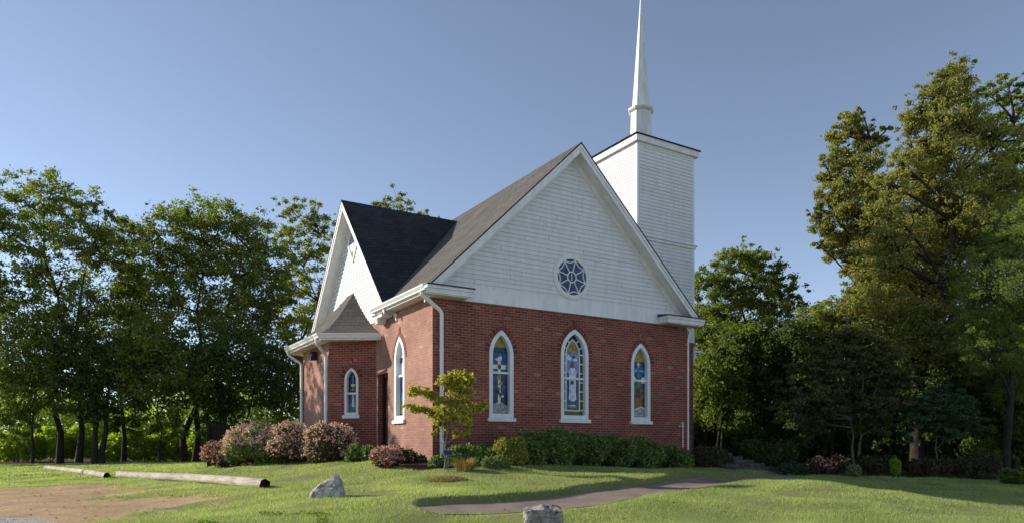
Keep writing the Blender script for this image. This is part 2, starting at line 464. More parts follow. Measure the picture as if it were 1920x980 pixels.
def noise2(X, Y, s, seed=0):
    r = np.random.default_rng(seed); o = np.zeros_like(np.asarray(X, float))
    for k in range(7):
        a = r.uniform(0, 2*np.pi); f = s*r.uniform(.6, 1.9); p = r.uniform(0, 6.28)
        o = o + np.sin(f*(X*np.cos(a)+Y*np.sin(a))+p + 1.1*np.sin(f*.7*(Y*np.cos(a)-X*np.sin(a))+p*2))
    return o/7
def to_local(X, Y):
    dx, dy = np.asarray(X)+1.99, np.asarray(Y)-17.0
    return dx*U.x+dy*U.y, dx*V.x+dy*V.y
def masks(X, Y):
    n = noise2(X, Y, 1.3, 3)*.35 + noise2(X, Y, 5., 4)*.18
    # bare dirt by the parking edge at the left
    d = ((X+8.9)/4.2)**2 + ((Y-11.7)/3.0)**2
    d2 = ((X+12.2)/5.2)**2 + ((Y-15.6)/3.0)**2
    dirt = np.maximum(sst(1.15, .55, np.sqrt(d)+n), sst(1.15, .6, np.sqrt(d2)+n))
    gravel = sst(.0, .35, (-X-5.5)*.6 - (Y-9.9)*1.0 + n*.35)*(Y < 13)
    gravel = np.maximum(gravel, sst(7.4, 6.6, Y+.4*n)*(Y > -45)*(np.abs(X) < 60))
    a, b = to_local(X, Y)
    bed = sst(-1.45, -1.15, b+.25*n)*sst(9.5, 9.2, a)*sst(-1.1, -.8, a+.25*n)*(b < 12)
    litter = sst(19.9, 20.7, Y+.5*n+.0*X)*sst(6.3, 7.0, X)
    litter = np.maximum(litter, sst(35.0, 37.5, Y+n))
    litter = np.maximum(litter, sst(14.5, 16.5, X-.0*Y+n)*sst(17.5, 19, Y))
    return dirt, gravel, bed, litter

def axis(a, b, step, lo, hi):
    c = list(np.arange(a, b+1e-6, step)); s = step
    x = b
    while x < hi: s *= 1.35; x += s; c.append(x)
    s = step; x = a
    while x > lo: s *= 1.35; x -= s; c.insert(0, x)
    return np.array(c)
gx = axis(-24, 17, .085, -1500, 1500); gy = axis(8.0, 24, .075, -200, 2000)
GX, GY = np.meshgrid(gx, gy)
GZ = terrain(GX, GY)
nx, ny = len(gx), len(gy)
idx = np.arange(nx*ny).reshape(ny, nx)
F = np.stack([idx[:-1,:-1], idx[:-1,1:], idx[1:,1:], idx[1:,:-1]], -1).reshape(-1, 4)

def ground_mat():
    m = mat('lawn_ground', rough=.95, spec=.1)
    ob = coords(m, 'Object')
    n1 = noise(m, ob, 1.1, 6, .65); n2 = noise(m, ob, 22, 5, .7); n3 = noise(m, ob, 140, 2, .6)
    g = ramp(m, n1.outputs[0], [(.3,(.19,.205,.075)),(.55,(.25,.265,.10)),(.75,(.31,.30,.13))])
    c = mixc(m, .5, g.outputs[0], n2.outputs[0], 'OVERLAY')
    at = {}
    for k in ('dirt','gravel','bed','litter'):
        a_ = nd(m, 'ShaderNodeAttribute'); a_.attribute_name = k; at[k] = a_.outputs['Fac']
    dr = ramp(m, n2.outputs[0], [(.25,(.36,.225,.14)),(.5,(.54,.36,.225)),(.75,(.64,.46,.30))])
    dl = ramp(m, n1.outputs[0], [(.35,(.75,.78,.7)),(.65,(1.1,1.08,1.05))])
    dirtc = mixc(m, 1., dr.outputs[0], dl.outputs[0], 'MULTIPLY')
    jit = nd(m, 'ShaderNodeMath', operation='MULTIPLY_ADD'); lk(m, n2.outputs[0], jit.inputs[0]); jit.inputs[1].default_value = .5; jit.inputs[2].default_value = -.25
    def brk(f):
        a_ = nd(m, 'ShaderNodeMath', operation='ADD'); lk(m, f, a_.inputs[0]); lk(m, jit.outputs[0], a_.inputs[1])
        r = ramp(m, a_.outputs[0], [(.4,(0,0,0)),(.6,(1,1,1))]); return r.outputs[0]
    c = mixc(m, brk(at['dirt']), c, dirtc)
    v = nd(m, 'ShaderNodeTexVoronoi'); v.inputs['Scale'].default_value = 45; lk(m, ob, v.inputs['Vector'])
    gv = ramp(m, v.outputs['Color'], [(.2,(.22,.21,.20)),(.8,(.58,.56,.53))])
    c = mixc(m, brk(at['gravel']), c, gv.outputs[0])
    bd = ramp(m, n2.outputs[0], [(.3,(.045,.032,.022)),(.7,(.13,.095,.065))])
    c = mixc(m, brk(at['bed']), c, bd.outputs[0])
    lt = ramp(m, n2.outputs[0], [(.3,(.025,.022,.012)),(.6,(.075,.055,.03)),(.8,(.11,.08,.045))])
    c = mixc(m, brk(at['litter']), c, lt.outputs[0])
    lk(m, c, bsdf(m).inputs['Base Color'])
    hh = nd(m, 'ShaderNodeMath', operation='ADD'); lk(m, n2.outputs[0], hh.inputs[0]); lk(m, n3.outputs[0], hh.inputs[1])
    bump(m, hh.outputs[0], .8, .03)
    return m
M['ground'] = ground_mat()
ground = np_mesh('ground', np.stack([GX,GY,GZ],-1).reshape(-1,3), F, M['ground'], smooth=True)
tag(ground, 'sloping church lawn with bare dirt at its left edge', 'ground', kind='structure')
for k, a in zip(('dirt','gravel','bed','litter'), masks(GX, GY)):
    at = ground.data.attributes.new(k, 'FLOAT', 'POINT'); at.data.foreach_set('value', a.astype(np.float32).ravel())

def path_mat():
    m = mat('worn_asphalt', rough=.9, spec=.2); ob = coords(m)
    n = noise(m, ob, 1.6, 5); n2 = noise(m, ob, 60, 3, .7)
    r = ramp(m, n.outputs[0], [(.3,(.21,.16,.13)),(.7,(.325,.255,.205))])
    r2 = ramp(m, n2.outputs[0], [(.3,(.65,.65,.65)),(.7,(1.3,1.3,1.3))])
    c = mixc(m, 1., r.outputs[0], r2.outputs[0], 'MULTIPLY')
    lk(m, c, bsdf(m).inputs['Base Color']); bump(m, n2.outputs[0], .5, .01)
    return m
M['path'] = path_mat()
tn = np.gradient(PC, axis=0); tn /= np.linalg.norm(tn, axis=1, keepdims=True); nn_ = np.c_[-tn[:,1], tn[:,0]]
offs = np.linspace(-PW-.05, PW-.01, 9)
pv = []
for i, (p, q) in enumerate(zip(PC, nn_)):
    for o_ in offs:
        tp = min(1, .05 + i/len(PC)*5); w_ = o_*(tp if o_ < 0 else 1)
        x, y = p + q*w_
        pv.append((x, y, 0))
pv = np.array(pv); pv[:,2] = terrain(pv[:,0], pv[:,1]) + .012
ii = np.arange(len(pv)).reshape(len(PC), len(offs))
PF = np.stack([ii[:-1,:-1], ii[:-1,1:], ii[1:,1:], ii[1:,:-1]], -1).reshape(-1,4)
tag(np_mesh('path', pv, PF, M['path'], smooth=True), 'narrow worn asphalt footpath crossing the lawn', 'path', kind='structure')

# ------------------------------------------------------------------ church
church = empty('brick_church', (-1.99, 17.0, 0), math.atan2(U.y, U.x))
tag(church, 'red brick country church with white gables and tall white spire', 'church')
W_, AC = 8.40, 4.12
SLOPE, RIDGE = .97, 8.03 + E
EA0, EA1 = -.30, 8.54           # roof eave lines (local x)
OF = .42                         # front rake overhang
ZE = RIDGE - SLOPE*(AC-EA0)      # eave height
ZS = 3.57 + E                    # soffit height
ZB = .75                         # wall foot, below the ground
BACK = 11.0
CB, CR, CO, CH = 5.73, 7.48 + E, .40, 3.5   # cross gable: centre, ridge, overhang, half width
CSL = (CR - ZE)/CH
def fa(px, b=0):   # local x where a photo column meets the plane y=b
    r = (px-CXP)/FPX
    return (r*(17+V.y*b)+1.99-V.x*b)/(U.x-r*U.y)
def fb(px, a=0):
    r = (px-CXP)/FPX
    return (r*(17+U.y*a)+1.99-U.x*a)/(V.x-r*V.y)
def zl(py, a, b):
    return E + (HZ-py)/FPX*(17+U.y*a+V.y*b)

def arch_pts(w, h, ah, inset=0, n=9):
    """pointed arch outline, centre foot at 0,0, counterclockwise from lower left"""
    c = w/2; Rr = (c*c+ah*ah)/(2*c); sp = h-ah
    pts = [(-c+inset, inset), (c-inset, inset)]
    r2 = Rr-inset; cx = c-Rr
    tip = math.acos(max(-1, min(1, -cx/r2)))
    rt = [(cx+r2*math.cos(t), sp+r2*math.sin(t)) for t in np.linspace(0, tip, n)]
    lf = [(-x, y) for x, y in rt[::-1]][1:]
    return pts + rt + lf

class Plane:
    """a vertical wall: o = local origin, d = direction along it, outward normal"""
    def __init__(s, o, d, n): s.o, s.d, s.n = Vector(o), Vector(d).normalized(), Vector(n).normalized()
    def at(s, u, z, out=0):
        p = s.o + s.d*u + s.n*out
        return (p.x, p.y, z)
FRONT = Plane((0,0), (1,0), (0,-1))
LEFT = Plane((0,0), (0,1), (-1,0))
AF, AK = Vector((0,3.81)), Vector((-1.05,4.81))
CANT = Plane(AF, AK-AF, Vector((-(AK-AF).y, (AK-AF).x))*1)
AMAIN = Plane(AK, (0,1), (-1,0))
AM_END = 7.6
if CANT.n.y > 0: CANT.n = -CANT.n

def wall(mb, pl, outline, holes=(), m=0, depth=.0):
    loops = [outline] + list(holes)
    flat = [p for lp in loops for p in lp]
    tris = tessellate_polygon([[Vector((x, z, 0)) for x, z in lp] for lp in loops])
    for t in tris:
        mb.poly([pl.at(flat[i][0], flat[i][1]) for i in t], [flat[i] for i in t], m)

def ring(mb, pl, out_pts, in_pts, o0, o1, m=0):
    """frame between two outlines, from depth o1 (inside) to o0 (outside)"""
    n = len(out_pts)
    for i in range(n):
        j = (i+1) % n
        A, B = out_pts[i], out_pts[j]; C, D = in_pts[j], in_pts[i]
        q = [pl.at(*A, o0), pl.at(*B, o0), pl.at(*C, o0), pl.at(*D, o0)]
        r = [pl.at(*A, o1), pl.at(*B, o1), pl.at(*C, o1), pl.at(*D, o1)]
        mb.poly(q, None, m)
        mb.poly([q[0], q[1], r[1], r[0]], None, m)
        mb.poly([q[3], q[2], r[2], r[3]], None, m)

def strip(mb, pl, p, q, w, o0, o1, m=0):
    p, q = Vector(p), Vector(q); d = (q-p).normalized(); n = Vector((-d.y, d.x))*w/2
    c = [p+n, p-n, q-n, q+n]
    f = [pl.at(*k, o0) for k in c]; b = [pl.at(*k, o1) for k in c]
    mb.poly(f, None, m)
    for i in range(4): mb.poly([f[i], f[(i+1)%4], b[(i+1)%4], b[i]], None, m)

def solid(mb, pl, pts, o0, o1, m=0):
    f = [pl.at(*k, o0) for k in pts]; b = [pl.at(*k, o1) for k in pts]
    mb.poly(f, None, m); n = len(pts)
    for i in range(n): mb.poly([f[i], f[(i+1)%n], b[(i+1)%n], b[i]], None, m)

holes = {'front': [], 'left': [], 'cant': []}
def arched_window(key, pl, uc, z0, w, h, ah, art, fw=.105, deep=.13, split=.5, border=False, hood=True, label=None):
    T = lambda pts: [(uc+x, z0+y) for x, y in pts]
    outer, inner = T(arch_pts(w, h, ah)), T(arch_pts(w, h, ah, fw))
    holes[key].append(T(arch_pts(w, h, ah, .02)))
    mb = MB()
    ring(mb, pl, outer, inner, .012, -deep, 0)
    zm = z0 + h*split
    strip(mb, pl, (uc-w/2+fw, zm), (uc+w/2-fw, zm), .055, -.05, -deep+.01)
    if border:
        i2 = T(arch_pts(w, h, ah, fw+.115)); i3 = T(arch_pts(w, h, ah, fw+.145))
        ring(mb, pl, i2, i3, -.085, -deep+.005)
        for k in range(7):
            zz = z0 + .25 + k*(h-ah-.1)/6.5
            for s in (-1, 1): strip(mb, pl, (uc+s*(w/2-fw), zz), (uc+s*(w/2-fw-.125), zz), .03, -.085, -deep+.005)
        Rr = ((w/2)**2+ah**2)/w; sp = z0+h-ah
        for t in (.35, .7, 1.0):
            for s in (-1, 1):
                x1 = (w/2-Rr)+(Rr-fw)*math.cos(t*1.0); y1 = sp+(Rr-fw)*math.sin(t)
                x2 = (w/2-Rr)+(Rr-fw-.125)*math.cos(t); y2 = sp+(Rr-fw-.125)*math.sin(t)
                if x2 > .02: strip(mb, pl, (uc+s*x1, y1), (uc+s*x2, y2), .03, -.085, -deep+.005)
    fr = mb.build('window', M['white'], church)
    if label: fr['label'] = label
    g = MB()
    wall_pts = T(arch_pts(w, h, ah, fw-.01))
    g.poly([pl.at(x, z, -deep+.012) for x, z in wall_pts], None, GI['navy'])
    lay = [0]
    iw, ih = w-2*fw, h-2*fw
    def S(col, pts):     # pts in window units: x -1..1 across the glass, y 0..1 up
        lay[0] += 1
        g.poly([pl.at(uc+x*iw/2, z0+fw+y*ih, -deep+.014+.0012*lay[0]) for x, y in pts], None, GI[col])
    art(S, w, h, ah, fw)
    g.build('stained_glass', GM, fr)
    s = MB()
    c0, c1 = pl.at(uc-w/2-.05, z0-.10, .06), pl.at(uc+w/2+.05, z0+.012, -deep+.02)
    b = [pl.at(uc-w/2-.05, z0-.10, .065), pl.at(uc+w/2+.05, z0-.10, .065), pl.at(uc+w/2+.05, z0-.10, -deep), pl.at(uc-w/2-.05, z0-.10, -deep),
         pl.at(uc-w/2-.05, z0-.01, .065), pl.at(uc+w/2+.05, z0-.01, .065), pl.at(uc+w/2+.05, z0+.014, -deep), pl.at(uc-w/2-.05, z0+.014, -deep)]
    s.hexa(b); s.build('sill', M['white'], fr)
    if hood:
        a_ = MB(); c = w/2; Rr = (c*c+ah*ah)/(2*c); sp = z0+h-ah; cx = c-Rr
        n = 14
        for sgn in (1, -1):
            t1 = math.acos(-cx/(Rr+.004)); t2 = math.acos(-cx/(Rr+.135))
            for k in range(n):
                qq = []
                for (rr, tt, kk) in ((Rr+.004,t1,k),(Rr+.135,t2,k),(Rr+.135,t2,k+1),(Rr+.004,t1,k+1)):
                    t = tt*kk/n
                    qq.append((uc+sgn*(cx+rr*math.cos(t)), sp+rr*math.sin(t)))
                l0, l1 = Rr*t1*k/n, Rr*t1*(k+1)/n
                a_.poly([pl.at(x, z, .006) for x, z in qq], [(l0*.7,.01),(l0*.7,.2),(l1*.7,.2),(l1*.7,.01)])
        ztip = sp+math.sqrt(max(0,(Rr+.135)**2-cx*cx))
        solid(a_, pl, [(uc-.06, ztip-.06), (uc+.06, ztip-.06), (uc+.045, ztip+.10), (uc-.045, ztip+.10)], .02, -.01)
        a_.build('brick_arch', M['arch_brick'], fr)
    return fr

def ell(cx, cy, rx, ry, n=14, a0=0, a1=360):
    return [(cx+rx*math.cos(R(a)), cy+ry*math.sin(R(a))) for a in np.linspace(a0, a1, n, endpoint=(a1-a0) < 360)]
def archtop(y0, col):
    def f(S, w, h, ah, fw):
        c = w/2; Rr = (c*c+ah*ah)/(2*c); cx = c-Rr; r2 = Rr-fw
        ih = h-2*fw; iw = w-2*fw; sp = h-ah-fw
        t0 = math.asin(max(0, min(.99, (y0*ih-sp)/r2))); t1 = math.acos(-cx/r2)
        rt = [((cx+r2*math.cos(t))/(iw/2)*.97, (sp+r2*math.sin(t))/ih) for t in np.linspace(t0, t1*.98, 7)]
        S(col, [(-rt[0][0], rt[0][1])] + rt + [(-x, y) for x, y in rt[::-1]][1:-1])
    return f
def art_cross(S, w, h, ah, fw):
    S('blue', [(-.98,.02),(.98,.02),(.98,.76),(-.98,.76)])
    S('navy', [(-.98,.10),(.98,.05),(.98,.42),(.3,.48),(-.4,.40),(-.98,.46)])
    S('blue', [(-.98,.30),(-.1,.33),(.5,.29),(.98,.33),(.98,.36),(.2,.38),(-.98,.35)])
    archtop(.84, 'gold')(S, w, h, ah, fw)
    S('stone', [(-.98,.01),(.98,.01),(.98,.10),(.5,.125),(.1,.145),(-.35,.13),(-.98,.115)])
    S('pale', [(-.5,.125),(.1,.15),(.5,.13),(.1,.138)])
    S('cream', [(-.15,.14),(.17,.14),(.17,.72),(-.15,.72)])
    S('cream', [(-.80,.565),(.80,.565),(.80,.62),(-.80,.62)])
    S('dark', ell(.02,.595,.2,.03))
    S('gold', [(-.28,.43),(.2,.43),(.22,.52),(-.2,.52)])
    S('pale', ell(.18,.705,.14,.03)); S('pale', ell(-.3,.685,.18,.014)); S('teal', ell(.05,.745,.22,.02))
    S('moss', ell(-.08,.31,.16,.025)); S('gold', [(-.3,.36),(.3,.37),(.5,.41),(.1,.40)])
    S('dark', ell(-.12,.27,.15,.022)); S('pale', ell(.35,.22,.16,.014)); S('moss', ell(.1,.24,.12,.03))
def art_robe(S, w, h, ah, fw):
    k = 1-.15/((w-2*fw)/2)      # inside the border
    S('moss', [(-.98,.01),(.98,.01),(.98,.74),(-.98,.74)])
    S('blue', [(-k,.045),(k,.045),(k,.74),(-k,.74)])
    S('sky', [(-k,.52),(k,.52),(k,.76),(-k,.76)])
    S('gold', [(-k*.93,.765),(k*.93,.765),(k*.75,.82),(k*.42,.875),(0,.925),(-k*.42,.875),(-k*.75,.82)])
    S('rust', [(-.03,.79),(.03,.79),(.03,.88),(-.03,.88)]); S('rust', [(-.14,.84),(.14,.84),(.14,.852),(-.14,.852)])
    S('pale', ell(-k*.5,.70,k*.42,.025)); S('pale', ell(k*.45,.685,k*.35,.02)); S('pale', ell(-k*.65,.725,k*.2,.02)); S('blue', ell(.1,.715,.18,.02))
    S('moss', [(-k,.045),(k,.045),(k,.16),(-k,.15)])
    S('violet', ell(-.05,.115,k*.72,.016)); S('pale', ell(.05,.125,k*.4,.007))
    S('pale', [(-k*.62,.20),(-k*.2,.175),(k*.25,.175),(k*.66,.20),(k*.52,.30),(k*.56,.42),(k*.62,.54),(k*.4,.58),(0,.60),(-k*.4,.58),(-k*.64,.54),(-k*.55,.42),(-k*.5,.30)])
    S('violet', [(-k*.10,.18),(k*.0,.18),(-k*.02,.38),(-k*.08,.38)]); S('sky', [(k*.25,.19),(k*.32,.19),(k*.24,.42),(k*.2,.42)]); S('sky', [(-k*.36,.19),(-k*.3,.19),(-k*.26,.44),(-k*.3,.44)])
    S('sky', [(-k*.5,.47),(-k*.42,.47),(-k*.34,.56),(-k*.42,.56)]); S('sky', [(k*.5,.47),(k*.42,.47),(k*.34,.56),(k*.42,.56)])
    S('rust', ell(0,.625,k*.3,.042)); S('rust', [(-k*.3,.585),(k*.3,.585),(k*.24,.63),(-k*.24,.63)])
    S('dark', ell(-.05,.405,k*.26,.022)); S('moss', ell(-.05,.395,k*.18,.018))
def art_star(S, w, h, ah, fw):
    S('blue', [(-.98,.47),(.98,.47),(.98,.78),(-.98,.78)])
    S('sky', [(-.98,.63),(.3,.66),(.98,.64),(.98,.67),(-.2,.69),(-.98,.67)])
    S('moss', [(-.98,.03),(.98,.03),(.98,.47),(-.98,.47)])
    S('rust', [(-.7,.10),(.7,.12),(.6,.30),(-.5,.28)]); S('dark', [(-.35,.28),(.4,.28),(.3,.40),(-.2,.41)]); S('moss', [(-.2,.12),(.15,.12),(.1,.26),(-.1,.27)])
    S('stone', [(-.98,.01),(.98,.01),(.98,.115),(.4,.14),(-.2,.11),(-.98,.10)]); S('pale', [(-.98,.10),(-.2,.112),(.4,.142),(.98,.117),(.98,.13),(.4,.155),(-.2,.125),(-.98,.113)])
    archtop(.79, 'gold')(S, w, h, ah, fw)
    S('pale', [(-.98,.50),(-.4,.50),(-.3,.55),(-.65,.60),(-.98,.61)]); S('pale', [(.98,.49),(.4,.49),(.35,.54),(.65,.575),(.98,.58)])
    S('teal', [(-.24,.47),(.2,.47),(.1,.74),(-.1,.74)])
    st = []
    for k in range(16):
        r = (.34 if k % 2 == 0 else .16); a = math.pi*2*k/16
        st.append((r*math.cos(a), .755+r*.20*math.sin(a)))
    S('gold', st); S('cream', ell(0,.755,.12,.022))
def art_small(S, w, h, ah, fw):
    S('navy', [(-.98,.5),(.98,.5),(.98,.72),(-.98,.72)])
    S('teal', [(-.98,.01),(.98,.01),(.98,.48),(-.98,.48)])
    S('blue', [(-.98,.20),(-.3,.24),(-.4,.46),(-.98,.46)]); S('blue', [(.98,.20),(.3,.24),(.4,.46),(.98,.46)])
    S('cream', [(-.25,.14),(.25,.14),(.12,.46),(-.12,.46)])
    S('cream', [(-.05,.54),(.05,.54),(.05,.86),(-.05,.86)]); S('gold', ell(0,.86,.14,.03)); S('cream', [(-.5,.68),(.5,.68),(.3,.62),(-.3,.62)]); S('gold', [(-.45,.53),(.45,.53),(0,.60)])
def art_side(S, w, h, ah, fw):
    S('blue', [(-.98,.02),(.98,.02),(.98,.78),(-.98,.78)])
    archtop(.78, 'pale')(S, w, h, ah, fw)
    S('pale', [(-.98,.55),(.98,.52),(.98,.70),(-.98,.74)]); S('teal', [(-.98,.10),(.98,.10),(.98,.3),(-.98,.34)]); S('gold', [(-.3,.03),(.98,.03),(.98,.1),(-.3,.1)])

def place_front(px0, px1, pyt, pyb, art, **kw):
    u0, u1 = fa(px0), fa(px1); uc = (u0+u1)/2
    z1, z0 = zl(pyt, uc, 0), zl(pyb, uc, 0)
    return arched_window('front', FRONT, uc, z0, u1-u0, z1-z0, (z1-z0)*.285, art, **kw)
place_front(917, 962.5, 618, 782, art_cross, split=.515)
place_front(1051.5, 1103, 617, 785, art_robe, border=True, split=.455)
place_front(1183, 1219, 643, 788, art_star, split=.52)
# tall window in the sunny side wall
b0, b1 = fb(759), fb(740); bc = (b0+b1)/2
z1, z0 = zl(630, 0, bc), zl(786, 0, bc)
arched_window('left', LEFT, bc, z0, b1-b0, z1-z0, (z1-z0)*.27, art_side, split=.53, hood=True)
# small window in the canted apse wall
def cant_u(px):
    lo, hi = 0., (AK-AF).length
    for _ in range(40):
        mid = (lo+hi)/2; p = AF+CANT.d*mid
        X = -1.99+U.x*p.x+V.x*p.y; Y = 17+U.y*p.x+V.y*p.y
        if CXP+FPX*X/Y > px: lo = mid
        else: hi = mid
    return lo
c0, c1 = cant_u(672), cant_u(646); cu = (c0+c1)/2; cp = AF+CANT.d*cu
z1, z0 = zl(689, cp.x, cp.y), zl(777, cp.x, cp.y)
arched_window('cant', CANT, cu, z0, c1-c0, z1-z0, (z1-z0)*.26, art_small, fw=.07, split=.46)

# brick walls
walls = MB()
FZ = 3.60 + E
wall(walls, FRONT, [(0,ZB),(W_,ZB),(W_,FZ),(0,FZ)], holes['front'])
db0, db1 = fb(727.5), fb(708.5); dz1 = zl(700, 0, (db0+db1)/2)
holes['left'].append([(db0,.9),(db1,.9),(db1,dz1),(db0,dz1)])
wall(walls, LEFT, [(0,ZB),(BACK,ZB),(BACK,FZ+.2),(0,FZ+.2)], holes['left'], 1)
wall(walls, Plane((W_,0),(0,1),(1,0)), [(0,ZB),(BACK,ZB),(BACK,FZ),(0,FZ)])
wall(walls, Plane((0,BACK),(1,0),(0,1)), [(0,ZB),(W_,ZB),(W_,ZE),(AC,RIDGE-.3),(0,ZE)])
for s_ in (db0, db1):   # door jambs
    walls.poly([(0,s_,.9),(.28,s_,.9),(.28,s_,dz1),(0,s_,dz1)], [(0,.9),(.28,.9),(.28,dz1),(0,dz1)])
walls.poly([(0,db0,dz1),(.28,db0,dz1),(.28,db1,dz1),(0,db1,dz1)], [(0,0),(.28,0),(.28,.7),(0,.7)])
walls.build('brick_wall', [M['brick'], M['brick_sunlit_worn']], church)
d = MB(); d.box((.2,db0+.06,.9),(.26,db1-.06,dz1-.08))
for zz in (1.5, 2.25):
    d.box((.185,db0+.16,zz),(.2,db1-.16,zz+.55))
door = d.build('door', M['door'], church)
f = MB(); f.box((.14,db0,.9),(.27,db0+.06,dz1)); f.box((.14,db1-.06,.9),(.27,db1,dz1)); f.box((.14,db0+.06,dz1-.08),(.27,db1-.06,dz1))
f.build('door_frame', M['door'], door)
k = MB(); k.tube([(.2,db0+.14,1.95),(.14,db0+.14,1.95)], .03, 8); k.build('handle', M['iron'], door)

# clapboard siding
def siding(mb, pl, span, z0, z1, expo=.114, m=0):
    n = int(round((z1-z0)/expo)); e = (z1-z0)/n
    for i in range(n):
        za, zb = z0+i*e, z0+(i+1)*e
        sa, sb = span(za), span(zb)
        if sa[1]-sa[0] < .02: continue
        if sb[1] < sb[0]: sb = ((sb[0]+sb[1])/2,)*2
        cuts = [random.uniform(.6, 3.4) + max(sa[0], sb[0])]
        while cuts[-1] < min(sa[1], sb[1]) - .8: cuts.append(cuts[-1] + random.uniform(2.4, 3.7))
        cuts = [c for c in cuts if max(sa[0], sb[0]) + .3 < c < min(sa[1], sb[1]) - .3]
        lo = [(sa[0], sb[0])] + [(c + .002, c + .002) for c in cuts]
        hi = [(c - .002, c - .002) for c in cuts] + [(sa[1], sb[1])]
        for (l0, l1), (h0, h1) in zip(lo, hi):
            j = random.uniform(-.0015, .0015); k = random.uniform(-.0015, .0015)
            a = [pl.at(l0,za+j,.024), pl.at(h0,za+k,.024), pl.at(h1,zb,.003), pl.at(l1,zb,.003)]
            mb.poly(a, [(l0,za),(h0,za),(h1,zb),(l1,zb)], m)
            mb.poly([pl.at(l0,za+j,.002), pl.at(h0,za+k,.002), a[1], a[0]], None, m)
# front gable
gz0 = 3.60+E
def gspan(z): 
    hw = max(0, (RIDGE-.17-z)/SLOPE)
    return (max(0, AC-hw), min(W_, AC+hw))
RW_U, RW_Z, RW_R = fa(1070.5), zl(520, fa(1070.5), 0), None
RW_R = (zl(485, RW_U, 0)-zl(554, RW_U, 0))/2
s = MB(); siding(s, FRONT, gspan, gz0+.30, RIDGE-.18, .115)
gable = s.build('gable_siding', M['siding'], church)
s = MB(); solid(s, FRONT, [(0,gz0-.02),(W_,gz0-.02),(W_,gz0+.30),(0,gz0+.30)], .035, -.02)
solid(s, FRONT, [(0,gz0-.05),(W_,gz0-.05),(W_,gz0-.02),(0,gz0-.02)], .06, -.02)
s.build('frieze_board', M['white'], church)

# round window: ring, blue glass, spider-web tracery
mb = MB(); N = 48
circ = lambda r: [(RW_U+r*math.cos(2*math.pi*k/N), RW_Z+r*math.sin(2*math.pi*k/N)) for k in range(N)]
ring(mb, FRONT, circ(RW_R+.095), circ(RW_R+.02), .05, 0); ring(mb, FRONT, circ(RW_R+.05), circ(RW_R-.015), .065, 0)
rw = mb.build('round_window', M['white'], church)
mb = MB(); mb.poly([FRONT.at(x, z, .024) for x, z in circ(RW_R+.01)], None, 0)
mb.build('glass', glass_mat('slate_blue_glass', (.03,.06,.12), (.055,.10,.18), 5, .2), rw)
mb = MB()
ring(mb, FRONT, circ(.155), circ(.125), .05, .02)
strip(mb, FRONT, (RW_U, RW_Z-.09), (RW_U, RW_Z+.09), .02, .045, .02)
for k in range(8):
    a = R(22.5+45*k+8)
    ca, sa = math.cos(a), math.sin(a)
    strip(mb, FRONT, (RW_U+.14*ca, RW_Z+.14*sa), (RW_U+RW_R*ca, RW_Z+RW_R*sa), .026, .048, .02)
    a2 = a+R(45)
    p0 = Vector((ca, sa))*RW_R; p2 = Vector((math.cos(a2), math.sin(a2)))*RW_R; mid = (p0+p2)/2*.84
    prev = p0
    for t in np.linspace(0, 1, 7)[1:]:
        q = p0*(1-t)**2 + (mid*2-(p0+p2)/2)*2*t*(1-t) + p2*t*t
        strip(mb, FRONT, (RW_U+prev.x, RW_Z+prev.y), (RW_U+q.x, RW_Z+q.y), .026, .046, .02); prev = q
mb.build('tracery', M['white'], rw)

# main roof
def slab(mb, p, th_=.05, uvscale=1, m=0):
    """roof sheet: corners p (eave0, eave1, ridge1, ridge0), thickened downward"""
    p = [Vector(q) for q in p]
    e = (p[1]-p[0]).normalized(); n = e.cross(p[-1]-p[0]).normalized()
    if n.z < 0: n = -n
    up = n.cross(e)
    uv = [((q-p[0]).dot(e), (q-p[0]).dot(up)) for q in p]
    mb.poly(p, uv, m)
    lo = [q - Vector((0,0,th_)) for q in p]
    mb.poly(lo[::-1], None, m)
    for i in range(len(p)):
        j = (i+1) % len(p); mb.poly([p[i], p[j], lo[j], lo[i]], None, m)
rf = MB()
for e_ in (EA0, EA1):
    ze = RIDGE-SLOPE*abs(AC-e_)
    if e_ < AC:
        zr = lambda a_: RIDGE-SLOPE*(AC-a_)
        jx0 = AC-(RIDGE-CR)/SLOPE
        slab(rf, [(e_,-OF,ze),(e_,3.05,ze),(.04,3.05,zr(.04)),(jx0,CB,zr(jx0)),(.04,CB+CH,zr(.04)),(e_,CB+CH,ze),(e_,BACK+.3,ze),(AC,BACK+.3,RIDGE),(AC,-OF,RIDGE)], .045)
    else:
        slab(rf, [(e_,-OF,ze),(e_,BACK+.3,ze),(AC,BACK+.3,RIDGE),(AC,-OF,RIDGE)], .045)
roof = rf.build('roof', M['shingle'], church)
# cross gable roof (two slopes running into the main roof)
cr = MB()
jx = AC-(RIDGE-CR)/SLOPE
for sg in (-1, 1):
    ye = CB+sg*CH
    # valley foot on the eave, valley head on the ridge
    slab(cr, [(-CO,ye,ZE+.01),(EA0+.05,ye,ZE+.05),(jx+.15,CB,CR+.01),(-CO,CB,CR+.01)], .045)
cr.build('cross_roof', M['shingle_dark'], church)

# cross gable wall siding
zc0 = ZS-.05
def cspan(z):
    hw = max(0, (CR-.17-z)/CSL); return (CB-min(hw, CH-.25), CB+min(hw, CH-.25))
s = MB(); siding(s, LEFT, cspan, zc0, CR-.18, .118); 
s.build('side_gable_siding', M['siding'], church)
